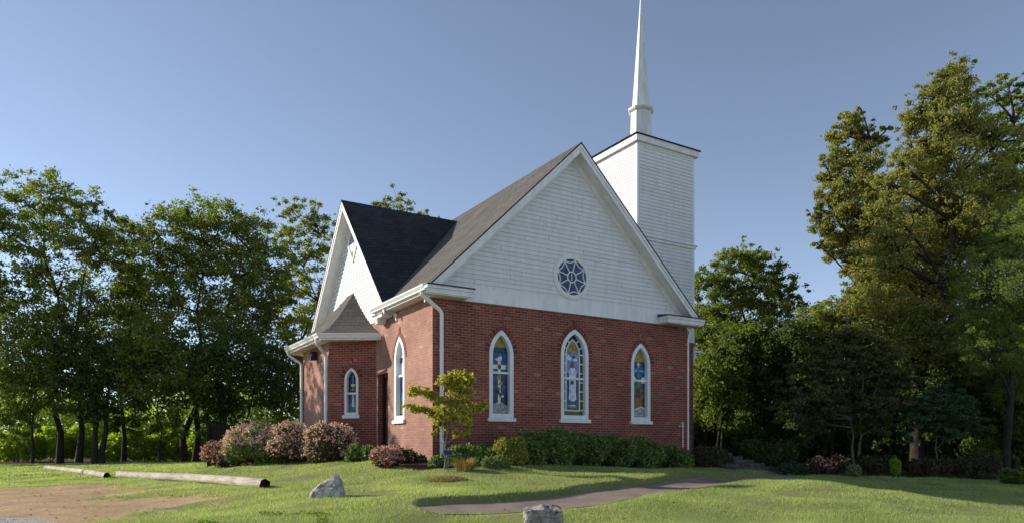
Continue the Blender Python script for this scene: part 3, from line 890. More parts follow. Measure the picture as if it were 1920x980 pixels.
# rakes and soffits
def rake(mb, pl, c, ridge, slope, hw, over, w=.16, zcut=None):
    """bargeboards standing at 'over' from the wall plus the sloping soffit back to the wall"""
    for sg in (-1, 1):
        u1 = c+sg*hw; z1_ = ridge-slope*hw
        L_ = math.hypot(hw, slope*hw); nd_ = (sg*slope*hw/L_, hw/L_)
        o_ = .05
        top = [(c, ridge-o_), (u1, z1_-o_)]
        vz = w*math.sqrt(1+slope*slope)
        bot = [(u1, z1_-o_-vz), (c, ridge-o_-vz)]
        q = [top[0], top[1], bot[0], bot[1]]
        solid(mb, pl, q, over, over-.03)
        q2 = [top[0], top[1], (u1, z1_-o_-vz*.42), (c, ridge-o_-vz*.42)]
        solid(mb, pl, q2, over+.022, over)
        # soffit
        zz = vz*.82
        A = [(c, ridge-o_-zz), (u1, z1_-o_-zz)]
        mb.poly([pl.at(*A[0], over-.03), pl.at(*A[1], over-.03), pl.at(*A[1], -.01), pl.at(*A[0], -.01)])
        # frieze against the wall
        fz = .13*math.sqrt(1+slope*slope)
        solid(mb, pl, [A[0], A[1], (A[1][0], A[1][1]-fz), (A[0][0], A[0][1]-fz)], .032, 0)
s = MB(); rake(s, FRONT, AC, RIDGE, SLOPE, AC+.22, OF-.03); s.build('rake_board', M['white'], church)
s = MB(); rake(s, LEFT, CB, CR, CSL, CH, CO-.03); s.build('rake_board', M['white'], church)
# eave boxes, returns
def ret(a0, a1, z0, z1):
    s = MB(); s.box((a0,-OF-.01,z0),(a1,-.04,z1)); s.box((a0-.02,-OF-.05,z1-.07),(a1+.02,-.045,z1-.001)); 
    s.box((a0+.05,-OF+.03,z0-.025),(a1-.05,-.06,z0))
    r = s.build('cornice_return', M['white'], church)
    t = MB(); t.hexa([(a0-.04,-OF-.09,z1),(a1+.06,-OF-.09,z1),(a1+.06,-.02,z1),(a0-.04,-.02,z1),
                      (a0-.04,-OF-.09,z1+.025),(a1+.06,-OF-.09,z1+.025),(a1+.02,-.02,z1+.09),(a0-.04,-.02,z1+.09)])
    t.build('return_roof', M['trim_dark'], r)
ret(-.33, .84, ZS, ZE+.005); ret(7.2, 8.64, ZS, ZE+.005)
s = MB()
ey = CB-CH+.02
s.poly([(EA0-.02,-.04,ZS+.01),(.0,-.04,ZS+.01),(.0,ey+1.2,ZS+.01),(EA0-.02,ey+1.2,ZS+.01)])
s.box((EA0-.03,-.04,ZS-.005),(EA0-.002,ey+1.2,ZE-.05))
s.build('soffit', M['white'], church)
s = MB(); s.poly([(W_,-.04,ZS+.01),(EA1,-.04,ZS+.01),(EA1,2.2,ZS+.01),(W_,2.2,ZS+.01)]); s.box((EA1-.002,-.04,ZS-.005),(EA1+.03,2.2,ZE-.05))
s.build('soffit', M['white'], church)
def gutter(path, name='gutter', parent=church, out=None):
    """K-style gutter: profile swept along a level path; 'out' = outward side"""
    prof = [(0,0),(.075,0),(.085,.035),(.125,.085),(.135,.12),(.12,.12),(.11,.088),(.07,.02),(.008,.02),(.008,.12),(0,.12)]
    prof = [(x, z-.115) for x, z in prof]
    s = MB(); pts = [Vector(p) for p in path]; rings = []
    for i, p in enumerate(pts):
        a = pts[max(0,i-1)]; b = pts[min(len(pts)-1,i+1)]
        d0 = (p-a) if i else (b-p); d1 = (b-p) if i < len(pts)-1 else (p-a)
        n0 = Vector((d0.y,-d0.x,0)).normalized()*out; n1 = Vector((d1.y,-d1.x,0)).normalized()*out
        n = (n0+n1); n = n/ (n.dot(n0))
        rings.append([p+n*x+Vector((0,0,z)) for x, z in prof])
    for r0, r1 in zip(rings, rings[1:]):
        for k in range(len(prof)):
            k2 = (k+1) % len(prof); s.poly([r0[k], r0[k2], r1[k2], r1[k]])
    s.poly(rings[0]); s.poly(rings[-1][::-1])
    return s.build(name, M['gutter'], parent)
ge = CB-CH-.05+.95
gutter([(EA0-.03,-OF-.02,ZE-.01),(EA0-.03,ge,ZE-.01)], out=-1)
gutter([(EA1+.03,-OF-.02,ZE-.01),(EA1+.03,2.18,ZE-.01)], out=1)
# white box where the eave dies beside the apse roof
s = MB(); s.box((-.30,ge-.55,ZS-.10),(-.01,ge+.05,ZS-.01)); s.box((-.36,ge-.2,ZS-.01),(-.01,ge+.1,ZS+.12)); s.hexa([(-.24,ge-.1,ZS-.22),(-.02,ge-.1,ZS-.22),(-.02,ge+.1,ZS-.22),(-.24,ge+.1,ZS-.22),(-.30,ge-.2,ZS-.10),(-.02,ge-.2,ZS-.10),(-.02,ge+.12,ZS-.10),(-.30,ge+.12,ZS-.10)])
s.build('eave_bracket', M['white'], church)

def downspout(pts, r=.042, parent=church):
    s = MB(); P_ = [Vector(p) for p in pts]
    # rounded bends
    out = [P_[0]]
    for i in range(1, len(P_)-1):
        a = P_[i]+(P_[i-1]-P_[i]).normalized()*.07; b = P_[i]+(P_[i+1]-P_[i]).normalized()*.07
        out += [a, (a+b)/2*.5+P_[i]*.5, b]
    out.append(P_[-1])
    s.tube(out, r, 8)
    for z in (1.9, 3.9):
        p = P_[-1]; q = Vector((p.x,p.y,z))
        if z < P_[-2].z: s.tube([q-Vector((0,0,.02)), q+Vector((0,0,.02))], r+.008, 8)
    return s.build('downspout', M['gutter'], parent, smooth=False)
ax = fa(826)
downspout([(EA0-.09,-.22,ZE-.12),(EA0-.09,-.22,ZS-.02),(ax,-.06,FZ-.38),(ax,-.06,.95)], .05)
downspout([(EA1+.09,.12,ZE-.12),(EA1+.09,.12,ZS-.05),(W_+.06,.06,FZ-.42),(W_+.06,.06,.7)], .05)
s = MB(); pu = fa(1278); s.tube([(pu,-.05,1.0),(pu,-.05,zl(790,pu,0))], .016, 6); s.tube([(pu-.16,-.05,zl(798,pu,0)),(pu+.06,-.05,zl(798,pu,0))], .01, 6)
s.build('vent_pipe', M['gutter'], church)

# apse
apse = MB()
AZ = 3.12 + E
wall(apse, CANT, [(0,ZB),((AK-AF).length,ZB),((AK-AF).length,AZ),(0,AZ)], holes['cant'])
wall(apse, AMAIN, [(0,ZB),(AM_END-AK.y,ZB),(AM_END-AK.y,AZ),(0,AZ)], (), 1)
p2 = Vector((0, AM_END+.9))
wall(apse, Plane((AK.x,AM_END),(1.05,.9),(-.9,1.05)), [(0,ZB),(1.383,ZB),(1.383,AZ),(0,AZ)])
ap = apse.build('apse', [M['brick'], M['brick_sunlit_worn']], church)
ov = .40
ZA = 3.14 + E
corner = [Vector((0,3.40)), Vector((-1.45,4.30)), Vector((-1.45,7.90)), Vector((0,8.85))]
peak = [Vector((0,CB)), Vector((-.02,CB)), Vector((-.02,6.25)), Vector((0,6.25))]
ar = MB(); zp = zl(549, 0, CB)
prof = [(0,0),(.25,.16),(.5,.40),(.75,.68),(1,1)]
for i in range(3):
    A, B = corner[i], corner[i+1]; Cc, D = peak[i+1], peak[i]
    e = (B-A).normalized()
    for (t0,h0),(t1,h1) in zip(prof, prof[1:]):
        q = []
        for (P0,P1,t,h) in ((A,D,t0,h0),(B,Cc,t0,h0),(B,Cc,t1,h1),(A,D,t1,h1)):
            p = P0*(1-t)+P1*t; q.append((p.x,p.y,ZA+(zp-ZA)*h))
        ar.poly(q, [((Vector(x[:2])-A).dot(e), (k>1)*(.45)+t0*1.8) for k, x in enumerate(q)])
ar.build('roof', M['shingle'], ap)
s = MB()
inn = [AF+Vector((.02,0)), AK, Vector((AK.x,AM_END)), p2+Vector((.02,0))]
for i in range(3):
    A, B = corner[i], corner[i+1]; C_, D = inn[i+1], inn[i]
    s.poly([(A.x,A.y,ZA-.17),(B.x,B.y,ZA-.17),(C_.x,C_.y,AZ-.12),(D.x,D.y,AZ-.12)])
    s.poly([(A.x,A.y,ZA-.17),(B.x,B.y,ZA-.17),(B.x,B.y,ZA-.005),(A.x,A.y,ZA-.005)])
s.build('soffit', M['white'], ap)
gutter([(c.x,c.y,ZA) for c in corner[:3]], parent=ap, out=-1)
kx = AMAIN.at(.12, 0, .06)
downspout([(-1.50,4.55,ZA-.10),(-1.50,4.55,ZA-.22),(kx[0],kx[1],ZA-.5),(kx[0],kx[1],1.0)], .05, ap)
by = AM_END-.0
downspout([(-1.50,7.75,ZA-.10),(-1.50,7.75,ZA-.22),(-1.11,by,ZA-.5),(-1.11,by,1.0)], .045, ap)
lb, lz = fb(594,-1.05), zl(668, -1.05, fb(594,-1.05))
s = MB(); s.box((-1.09,lb-.06,lz-.1),(-1.05,lb+.06,lz+.14)); s.hexa([(-1.26,lb-.07,lz-.12),(-1.10,lb-.07,lz-.12),(-1.10,lb+.07,lz-.12),(-1.26,lb+.07,lz-.12),(-1.23,lb-.1,lz+.1),(-1.1,lb-.1,lz+.1),(-1.1,lb+.1,lz+.1),(-1.23,lb+.1,lz+.1)])
s.box((-1.28,lb-.12,lz+.1),(-1.1,lb+.12,lz+.14))
s.build('wall_lamp', M['iron'], ap)

# lozenge window in the side gable
mb = MB(); lu, lzc, lr = CB, zl(456, 0, CB), 0
dd = lambda w, h: [(CB, lzc-h), (CB+w, lzc), (CB, lzc+h), (CB-w, lzc)]
ring(mb, LEFT, dd(.48,.62), dd(.39,.50), .05, 0)
lw = mb.build('diamond_window', M['white'], church)
mb = MB(); 
for (h0, h1, k) in ((-.5,-.25,'gold'),(-.25,0,'pale'),(0,.25,'navy'),(.25,.5,'rust')):
    w0, w1 = .39*(1-abs(h0)/.5), .39*(1-abs(h1)/.5)
    pts = [(CB-w0,lzc+h0),(CB+w0,lzc+h0),(CB+w1,lzc+h1),(CB-w1,lzc+h1)]
    if w0 == 0: pts = pts[1:]
    if w1 == 0: pts = pts[:3]
    mb.poly([LEFT.at(x, z, .024) for x, z in pts], None, GI[k])
mb.build('stained_glass', GM, lw)

# tower and spire
TA0, TA1, TB0, TB1 = 8.34, 10.89, 2.20, 4.70
TZ, TBand = 9.93 + E, 6.83 + E
tw = MB()
s3 = 3.55 + E
pls = [Plane((TA0,TB0),(1,0),(0,-1)), Plane((TA0,TB0),(0,1),(-1,0)), Plane((TA1,TB0),(0,1),(1,0)), Plane((TA0,TB1),(1,0),(0,1))]
wd = [TA1-TA0, TB1-TB0, TB1-TB0, TA1-TA0]
for pl, w in zip(pls, wd):
    siding(tw, pl, lambda z: (.06, w-.06), s3, TBand-.06, .114)
    siding(tw, pl, lambda z: (.06, w-.06), TBand+.07, TZ-.02, .114)
tower = tw.build('tower', M['siding'], church)
s = MB()
for pl, w in zip(pls, wd): wall(s, pl, [(0,ZB),(w,ZB),(w,s3),(0,s3)])
s.build('brick_base', M['brick'], tower)
s = MB()
for (x, y) in ((TA0,TB0),(TA1,TB0),(TA0,TB1),(TA1,TB1)):
    sx = -1 if x == TA0 else 1; sy = -1 if y == TB0 else 1
    s.box((min(x+sx*.025,x-sx*.075), min(y+sy*.025,y-sy*.075), s3),(max(x+sx*.025,x-sx*.075), max(y+sy*.025,y-sy*.075), TZ))
s.build('corner_board', M['white'], tower)
s = MB(); s.box((TA0-.06,TB0-.06,TBand-.06),(TA1+.06,TB1+.06,TBand+.03)); s.box((TA0-.11,TB0-.11,TBand+.03),(TA1+.11,TB1+.11,TBand+.065)); s.build('band', M['white'], tower)
s = MB(); s.box((TA0-.03,TB0-.03,TZ-.06),(TA1+.03,TB1+.03,TZ)); s.box((TA0-.13,TB0-.13,TZ),(TA1+.13,TB1+.13,TZ+.20))
cor = s.build('cornice', M['white'], tower)
cx_, cy_ = (TA0+TA1)/2, (TB0+TB1)/2
s = MB(); q = [(TA0-.19,TB0-.19),(TA1+.19,TB0-.19),(TA1+.19,TB1+.19),(TA0-.19,TB1+.19)]
for i in range(4):
    a, b = q[i], q[(i+1)%4]
    s.poly([(*a,TZ+.20),(*b,TZ+.20),(*b,TZ+.222),(*a,TZ+.222)]); s.poly([(*a,TZ+.222),(*b,TZ+.222),(cx_,cy_,TZ+.62)])
s.poly([(*p,TZ+.20) for p in q]); s.build('tower_roof', M['shingle_dark'], tower)
def octo(r, z, n=8): return [(cx_+r*math.cos(2*math.pi*(k+.5)/n), cy_+r*math.sin(2*math.pi*(k+.5)/n), z) for k in range(n)]
zc = zl(210, cx_, cy_); zt = zl(-10, cx_, cy_)
def prism(mb, secs):
    for a, b in zip(secs, secs[1:]):
        for k in range(8): mb.poly([a[k], a[(k+1)%8], b[(k+1)%8], b[k]])
    mb.poly(secs[0][::-1]); mb.poly(secs[-1])
s = MB(); prism(s, [octo(.40,TZ+.25), octo(.365,zc)]); prism(s, [octo(.325,zc+.08), octo(.02,zt)])
sp = s.build('spire', M['spire'], church)
s = MB(); prism(s, [octo(.37,zc-.07), octo(.44,zc-.02), octo(.47,zc+.03), octo(.47,zc+.06), octo(.33,zc+.12)]); s.build('collar', M['spire'], sp)
s = MB(); s.tube([(cx_,cy_,zt-.05),(cx_,cy_,zt+.35)], .012, 6); s.build('finial', M['iron'], sp)
# porch hood on the far side of the tower
hz = zl(660, TA1, 2.6)
s = MB(); s.box((TA1,2.25,hz-.04),(TA1+.5,3.6,hz+.05)); s.hexa([(TA1,2.28,hz-.5),(TA1+.06,2.28,hz-.5),(TA1+.06,2.36,hz-.5),(TA1,2.36,hz-.5),(TA1,2.28,hz-.04),(TA1+.25,2.28,hz-.04),(TA1+.25,2.36,hz-.04),(TA1,2.36,hz-.04)])
s.build('porch_hood', M['white'], tower)

# ------------------------------------------------------------------ vegetation builders
def unit(n):
    v = rng.normal(size=(n,3)); return v/np.linalg.norm(v, axis=1, keepdims=True)
def leaf_quads(C, size, nrm=None, aspect=.55, jitter=.4, up=.35):
    """C: leaf centres; returns vertices of folded diamond leaves"""
    n = len(C)
    N = unit(n) + np.array((0,0,up))
    if nrm is not None: N = N + nrm
    N /= np.linalg.norm(N, axis=1, keepdims=True)
    T = np.cross(N, unit(n)); T /= np.linalg.norm(T, axis=1, keepdims=True)+1e-9
    B = np.cross(N, T)
    s = (size*(1+jitter*rng.uniform(-1, 1, n)))[:,None]
    w = s*aspect*.5
    v = np.stack([C-T*s*.5, C+B*w+N*s*.08, C+T*s*.5-N*s*.1, C-B*w+N*s*.08], 1).reshape(-1,3)
    return v
def quads_obj(name, Vv, mats, parent, mi=None):
    f = np.arange(len(Vv)).reshape(-1,4)
    return np_mesh(name, Vv, f, mats, parent, mi)
def crown_points(lobes, n, clump=.36, flat=.65, shell=.55, per=170):
    """lobes: (x,y,z,r). Leaf centres in clumps spread through each lobe"""
    w = np.array([l[3]**2.2 for l in lobes]); w = w/w.sum()
    pts, cl, nm = [], [], []
    for (x, y, z, r), k in zip(lobes, w):
        nl = int(n*k); nc = max(4, int(nl/per))
        d = unit(nc); rad = rng.uniform(shell**2, 1, nc)**.5
        rad = np.where(rng.random(nc) < .25, rng.uniform(.1, .8, nc), rad)
        far = rng.random(nc) < .22; rad = np.where(far, rng.uniform(1.0, 1.38, nc), rad)
        cc = np.array((x,y,z)) + d*(rad*r)[:,None]*np.array((1,1,.9))
        cs = r*clump*rng.uniform(.55, 1.35, nc)*.62*np.where(far, .62, 1)
        wt = cs**2; cnt = np.maximum(3, (nl*wt/wt.sum())).astype(int)
        rep = np.repeat(np.arange(nc), cnt)
        g = rng.normal(size=(len(rep),3))*np.array((1,1,flat))
        pts.append(cc[rep]+g*cs[rep][:,None]*.75)
        o_ = g/(np.linalg.norm(g,axis=1,keepdims=True)+1e-6)*.75 + d[rep]*.5; nm.append(o_)
        cl += [(*c, s_) for c, s_ in zip(cc, cs)]
    return np.concatenate(pts), cl, np.concatenate(nm)
def limb(mb, a, b, r0, r1, bend=.12, n=5, sides=6):
    a, b = Vector(a), Vector(b); L_ = (b-a).length
    off = Vector(rng.normal(size=3))*L_*bend
    off.z = abs(off.z)*-.3 if b.z > a.z else off.z*.3
    pts, rad = [], []
    for t in np.linspace(0, 1, n):
        p = a.lerp(b, t) + off*math.sin(math.pi*t)
        pts.append(p); rad.append(r0*(1-t)+r1*t)
    mb.tube(pts, rad, sides, cap=False)
    return pts
def tree(name, label, base, lobes, n, size, lm, bark='bark', trunk_r=.18, stems=((0,0),), top=None, group=None, clump=.36, flat=.65, up=.08, twig=True, cat='tree', per=85, shell=.55, aspect=.55, fork=.3, dens=1.4, grow=1.1):
    """base: world x,y; lobes in world (x,y,z,r)"""
    gz = th(*base)
    root = empty(name, (base[0], base[1], gz))
    tag(root, label, cat, group)
    trunk_r *= .58; n = int(n*dens)
    rel = [(x-base[0], y-base[1], z-gz, r*grow) for x, y, z, r in lobes]
    pts, cl, nm = crown_points(rel, n, clump, flat, shell, per)
    quads_obj('crown', leaf_quads(pts, size, nm, up=up, aspect=aspect), L[lm], root)
    mb = MB()
    zt_ = max(l[2] for l in rel)*.9 if top is None else top
    xs = sum(l[0]*l[3] for l in rel)/sum(l[3] for l in rel); ys = sum(l[1]*l[3] for l in rel)/sum(l[3] for l in rel)
    spts = []
    for sx, sy in stems:
        p = [Vector((sx,sy,-.3)), Vector((sx*1.1+rng.normal()*.05, sy*1.1, zt_*.12))]
        for t in (.3,.5,.7,.85,1.):
            p.append(Vector((sx*(1+t)+xs*t*.8+rng.normal()*.03*zt_, sy*(1+t)+ys*t*.8+rng.normal()*.03*zt_, zt_*t)))
        rr = [trunk_r*1.5, trunk_r*1.05] + [trunk_r*(1-.85*t) for t in (.3,.5,.7,.85,1.)]
        mb.tube(p, rr, 9, cap=False); spts.append(p)
    for l in rel:
        c = Vector(l[:3])
        best = min((q for p in spts for q in p if q.z <= max(zt_*fork, c.z-.25*l[3])), key=lambda q: (q-c).length, default=spts[0][1])
        lp = limb(mb, best, c, trunk_r*.42, trunk_r*.14, .08)
        if twig:
            mine = [k for k in cl if (Vector(k[:3])-c).length < l[3]*1.2]
            rng.shuffle(mine)
            for k in mine[:16]:
                limb(mb, lp[3] if rng.random() < .5 else c, k[:3], trunk_r*.13, trunk_r*.03, .1, 4, 4)
    mb.build('trunk', M[bark], root, smooth=True)
    return root
def px_lobes(Y, items, dj=.5, ds=1.0):
    out = []
    for it in items:
        px, py, r = it[:3]
        rr = r/FPX*Y; yy = Y + (it[3] if len(it) > 3 else rng.uniform(-dj, dj)*rr*2)
        p = P(px, py, yy); out.append((p.x, p.y, p.z, rr*ds))
    return out
def bx(px, Y): return ((px-CXP)/FPX*Y, Y)

def shrub(name, label, items, Y, n, size, lm, bloom=None, bloom_n=0, bloom_size=.05, group=None, cat='shrub', base_px=None, up=.3, stems=6, flat=.8, aspect=.55, bloom_low=0.0, zsq=1.0, loose=.16):
    """dense shrub: leaves packed near the surface of its lumps"""
    lob = px_lobes(Y, items, .25)
    bx0 = bx(base_px if base_px else sum(i[0] for i in items)/len(items), Y)
    gz = th(*bx0); root = empty(name, (bx0[0], bx0[1], gz)); tag(root, label, cat, group)
    rel = [(x-bx0[0], y-bx0[1], z-gz, r) for x, y, z, r in lob]
    pts = []; nr = []
    w = np.array([l[3]**2 for l in rel]); w /= w.sum()
    for (x, y, z, r), k in zip(rel, w):
        m_ = int(n*k); d = unit(m_)
        lump = 1 + loose*np.sin(d[:,0]*7+x*9)*np.sin(d[:,1]*6+1)*np.sin(d[:,2]*7+z*5) + .07*rng.normal(size=m_)
        rad = r*lump*rng.uniform(.45,1,m_)**.4
        q = np.array((x,y,z)) + d*rad[:,None]*np.array((1,1,zsq))
        keep = q[:,2] > -.02
        pts.append(q[keep]); nr.append(d[keep])
    pts = np.concatenate(pts); nr = np.concatenate(nr)
    quads_obj('foliage', leaf_quads(pts, size, nr*.7, up=up, aspect=aspect), L[lm], root)
    if bloom:
        zmax = max(l[2]+l[3] for l in rel)
        bp = []; 
        for (x, y, z, r), k in zip(rel, w):
            m_ = int(bloom_n*k*3.2); d = unit(m_)
            keep = (d[:,2] > bloom_low - .35*rng.random(m_))
            d = d[keep]; cc = np.repeat(np.array((x,y,z))[None], len(d), 0) + d*r*(1.0+.07*rng.normal(size=(len(d),1)))*np.array((1,1,zsq))
            bp.append(cc)
        bp = np.concatenate(bp); bp = bp[bp[:,2] > .03]
        rep = np.repeat(bp, 7, 0) + rng.normal(size=(len(bp)*7,3))*bloom_size*.8
        quads_obj('blossom', leaf_quads(rep, bloom_size, up=.5, aspect=.8), L[bloom], root)
    mb = MB()
    for _ in range(stems):
        l = rel[rng.integers(len(rel))]
        limb(mb, (rng.normal()*.06, rng.normal()*.06, -.05), (l[0]+rng.normal()*l[3]*.4, l[1]+rng.normal()*l[3]*.4, max(.1, l[2]+l[3]*.5)), .018, .006, .08, 4, 5)
    mb.build('stem', M['bark'], root)
    return root
#VEG#
# ------------------------------------------------------------------ trees on the left, behind the lawn
GL = 'trees along the left edge of the lawn'
tree('broadleaf_tree', 'tall open tree at the far left, bare limbs showing below its high crown', bx(112,39), px_lobes(39, [
  (40,375,48),(95,362,42),(150,385,42),(185,415,34),(30,440,44),(85,430,46),(140,450,46),(60,500,40),(120,520,46),(25,540,40),(-20,420,50),(178,470,32),(40,600,50),(110,590,56),(165,560,40),(-25,560,50)]),
  30000, .155, 'mid', trunk_r=.26, stems=((0,0),(.9,.2)), group=GL, clump=.26, shell=.7, per=48, dens=1.0, grow=1.1)
tree('broadleaf_tree', 'slim dark tree standing between the two largest left-hand crowns', bx(232,41), px_lobes(41, [
  (215,455,38),(250,440,36),(225,505,44),(265,500,40),(235,560,52),(270,580,50),(215,620,56),(265,650,60)]),
  24000, .165, 'mid', trunk_r=.2, group=GL, clump=.30, per=60, dens=1.0)
tree('broadleaf_tree', 'broad spreading tree with the widest crown left of the church', bx(345,40), px_lobes(40, [
  (320,425,46),(375,415,48),(435,430,48),(485,455,44),(515,500,40),(300,480,46),(355,490,50),(420,500,54),(475,530,50),(330,560,50),(395,580,54),(455,600,54),(510,580,44),(530,550,30)]),
  42000, .155, 'mid', trunk_r=.28, stems=((0,0),(.5,.3)), group=GL, clump=.27, shell=.65, per=50, dens=1.0, grow=1.1)
tree('broadleaf_tree', 'thin airy olive tree leaning in beside the church side gable', bx(575,43), px_lobes(43, [
  (545,395,28),(585,405,30),(608,425,26),(560,435,32),(600,465,28),(535,455,26),(570,490,32),(545,530,34),(600,530,36),(570,580,40),(530,600,40),(600,600,36)]),
  15000, .15, 'olive', trunk_r=.2, group=GL, clump=.26, shell=.75, per=42, dens=1.0, grow=1.02)
tree('broadleaf_tree', 'yellowish treetop showing over the dark side roof ridge', bx(750,48), px_lobes(48, [
  (700,385,22),(740,378,26),(765,392,26),(800,408,22),(725,420,40),(780,440,40),(690,440,40),(650,470,50),(820,470,50)]),
  9500, .16, 'olive', trunk_r=.22, group=GL, clump=.3, shell=.8, per=50, dens=1.0, grow=.9)
for k, (px, Y, lab, pl, n, lm) in enumerate((
  (60, 37, 'low shady tree under the far-left tall crown', [(40,650,56),(95,640,50),(15,700,54),(70,710,56),(120,690,44),(30,760,40),(105,745,40),(20,812,24),(58,800,20)], 17000, 'mid'),
  (178, 36.5, 'dark low-crowned tree with a thick forked trunk right of the paired trunks', [(160,650,50),(205,665,50),(150,715,46),(210,725,54),(175,760,40),(250,700,40),(225,790,26)], 17000, 'dark'),
  (300, 37.5, 'dense dark round tree at the middle of the left row', [(285,650,56),(335,640,52),(270,715,52),(330,710,60),(370,690,46),(300,765,44),(275,805,26),(330,800,28),(262,835,18)], 18000, 'mid'),
  (415, 38, 'dense low tree above the dark wooden enclosure', [(400,660,54),(450,665,54),(385,720,50),(440,730,56),(490,710,50),(415,775,40),(375,800,24)], 17000, 'dark'),
  (530, 38.5, 'bushy tree filling the gap left of the church apse', [(510,650,50),(545,670,44),(500,720,50),(550,725,48),(525,775,44),(585,680,50),(590,750,50)], 15000, 'mid'))):
    tr = (.13,.27,.10,.15,.12)[k]; stm = (((0,0),), ((0,0),(.25,.1)), ((0,0),), ((0,0),(.9,.1)), ((0,0),))[k]
    tree('understory_tree', lab, bx(px, Y), px_lobes(Y, pl), n, .17, lm, trunk_r=tr, stems=stm, group=GL, clump=.34, fork=.15, per=50, dens=.95)
tree('broadleaf_tree', 'leafy tree beyond the left picture edge', bx(-110,38), px_lobes(38, [(-150,380,60),(-90,400,60),(-130,470,70),(-90,540,70),(-160,560,70),(-110,640,80),(-60,650,60),(-110,740,60)]), 16000, .2, 'mid', trunk_r=.25, group=GL)
tree('broadleaf_tree', 'nearer tree standing outside the left picture edge', (-22.0,25.6), [(-22,25.4,E+8.2,1.6),(-21.2,26.2,E+6.9,1.3),(-23,26.5,E+7.4,1.5),(-21.6,24.6,E+7.2,1.2),(-22.5,25,E+5.9,1.2)], 3600, .2, 'mid', trunk_r=.2, group=GL, clump=.3, per=40, dens=1.0, grow=1.0)
for i, (px, w, t, Y, lab) in enumerate(((30,46,805,42,'bright bush at the far left behind the first trunks'),(95,40,800,42.6,'sunlit bush between the paired trunks and the picture edge'),(150,36,795,43,'sunlit bush just right of the paired trunks'),
    (235,46,800,42.4,'lime green bush behind the forked trunk'),(310,46,805,43,'sunny bush under the middle of the left row'),(375,40,808,42.6,'sunny bush left of the dark wooden enclosure'),(470,60,800,47,'bush behind the dark wooden enclosure'),(560,50,790,47,'bush behind the apse corner'))):
    shrub('undergrowth_bush', lab, [(px-w*.5,840,w*.55),(px,t+w*.6,w*.6),(px+w*.5,838,w*.55)], Y, 3600, .19, 'lime', group='sunlit bushes behind the left trees', cat='bush', up=.2, flat=.8)

# ------------------------------------------------------------------ woods on the right
GR = 'trees at the wood edge right of the church'
tree('broadleaf_tree', 'dark lacy tree rising beside the white tower', bx(1405,31), px_lobes(31, [
  (1395,480,30),(1430,500,34),(1370,505,38),(1325,530,34),(1460,525,30),(1490,555,26),(1405,540,40),(1345,575,40),(1450,575,36),(1395,600,48),(1320,620,44),(1470,610,40)]),
  30000, .115, 'mid', trunk_r=.24, group=GR, clump=.26, shell=.75, per=55, dens=1.1, grow=1.0)
tree('vine_covered_tree', 'tallest tree on the right, draped in sunlit olive vines', bx(1720,25.2), px_lobes(25.2, [
  (1785,135,28),(1765,170,36),(1810,175,34),(1725,205,34),(1770,225,46),(1820,235,40),(1700,235,24),
  (1735,270,40),(1790,290,46),(1720,325,42),(1770,350,48),(1705,390,44),(1755,415,52),(1820,390,50),(1685,455,48),(1740,480,56),(1800,470,56),(1665,520,50),(1725,545,60),(1790,550,60),(1640,580,44),(1700,610,60),(1770,630,64),(1850,620,60),(1870,440,60),(1688,305,28,-1.2),(1668,345,30,-1.3),(1665,395,34,-1.3),(1672,440,36,-1.2),(1660,490,38,-1.),(1855,330,40),(1880,265,30),(1850,250,30),(1895,345,40)]),
  84000, .10, 'vine', trunk_r=.34, stems=((0,0),(.5,.2)), group=GR, clump=.32, up=.0, shell=.65, per=60, grow=1.02)
tree('vine_covered_tree', 'slanting vine-covered limb tree left of the tallest right-hand tree', bx(1665,28), px_lobes(28, [
  (1598,225,22),(1575,250,24),(1620,255,24),(1585,290,30),(1625,300,30),(1560,325,26),(1600,340,34),(1640,350,30),(1550,370,26),(1585,390,36),(1630,405,36),(1545,420,26),(1580,440,34),(1620,455,36),(1655,430,30),(1560,470,22),(1600,495,26),(1650,500,36),(1530,455,13),(1542,300,13),(1650,262,14),(1668,235,12),(1615,205,10),(1525,390,12),(1625,500,28,-.8),(1642,540,32,-.8),(1615,540,28,-.7),(1655,380,26),(1650,450,34),(1640,545,40),(1610,580,40),(1660,590,40)]),
  50000, .105, 'vine', trunk_r=.22, group=GR, clump=.32, up=.0, shell=.7, per=60, grow=1.0)
tree('broadleaf_tree', 'lacy dark-leaved tree spreading above the feathery evergreen', bx(1900,27.5), px_lobes(27.5, [
  (1855,178,24),(1890,160,24),(1925,185,26),(1880,215,26),(1920,240,30),(1860,255,26),(1900,285,30),(1940,300,34),(1855,320,30),(1905,345,34),(1870,375,34),(1945,380,40),(1850,420,40),(1910,430,44)]),
  26000, .11, 'mid', trunk_r=.24, group=GR, clump=.24, shell=.75, per=50, dens=.9, grow=1.0)
tree('cedar_tree', 'feathery light green evergreen at the right picture edge', bx(1885,21.5), px_lobes(21.5, [
  (1905,395,30),(1930,440,44),(1880,440,36),(1900,490,50),(1850,490,34),(1940,530,60),(1870,540,50),(1830,545,34),(1905,590,56),(1845,600,46),(1815,610,30),(1880,645,54),(1840,660,40),(1945,640,60),(1910,700,50)]),
  42000, .085, 'cedar', trunk_r=.2, group=GR, clump=.3, up=.0, aspect=.28, shell=.6)
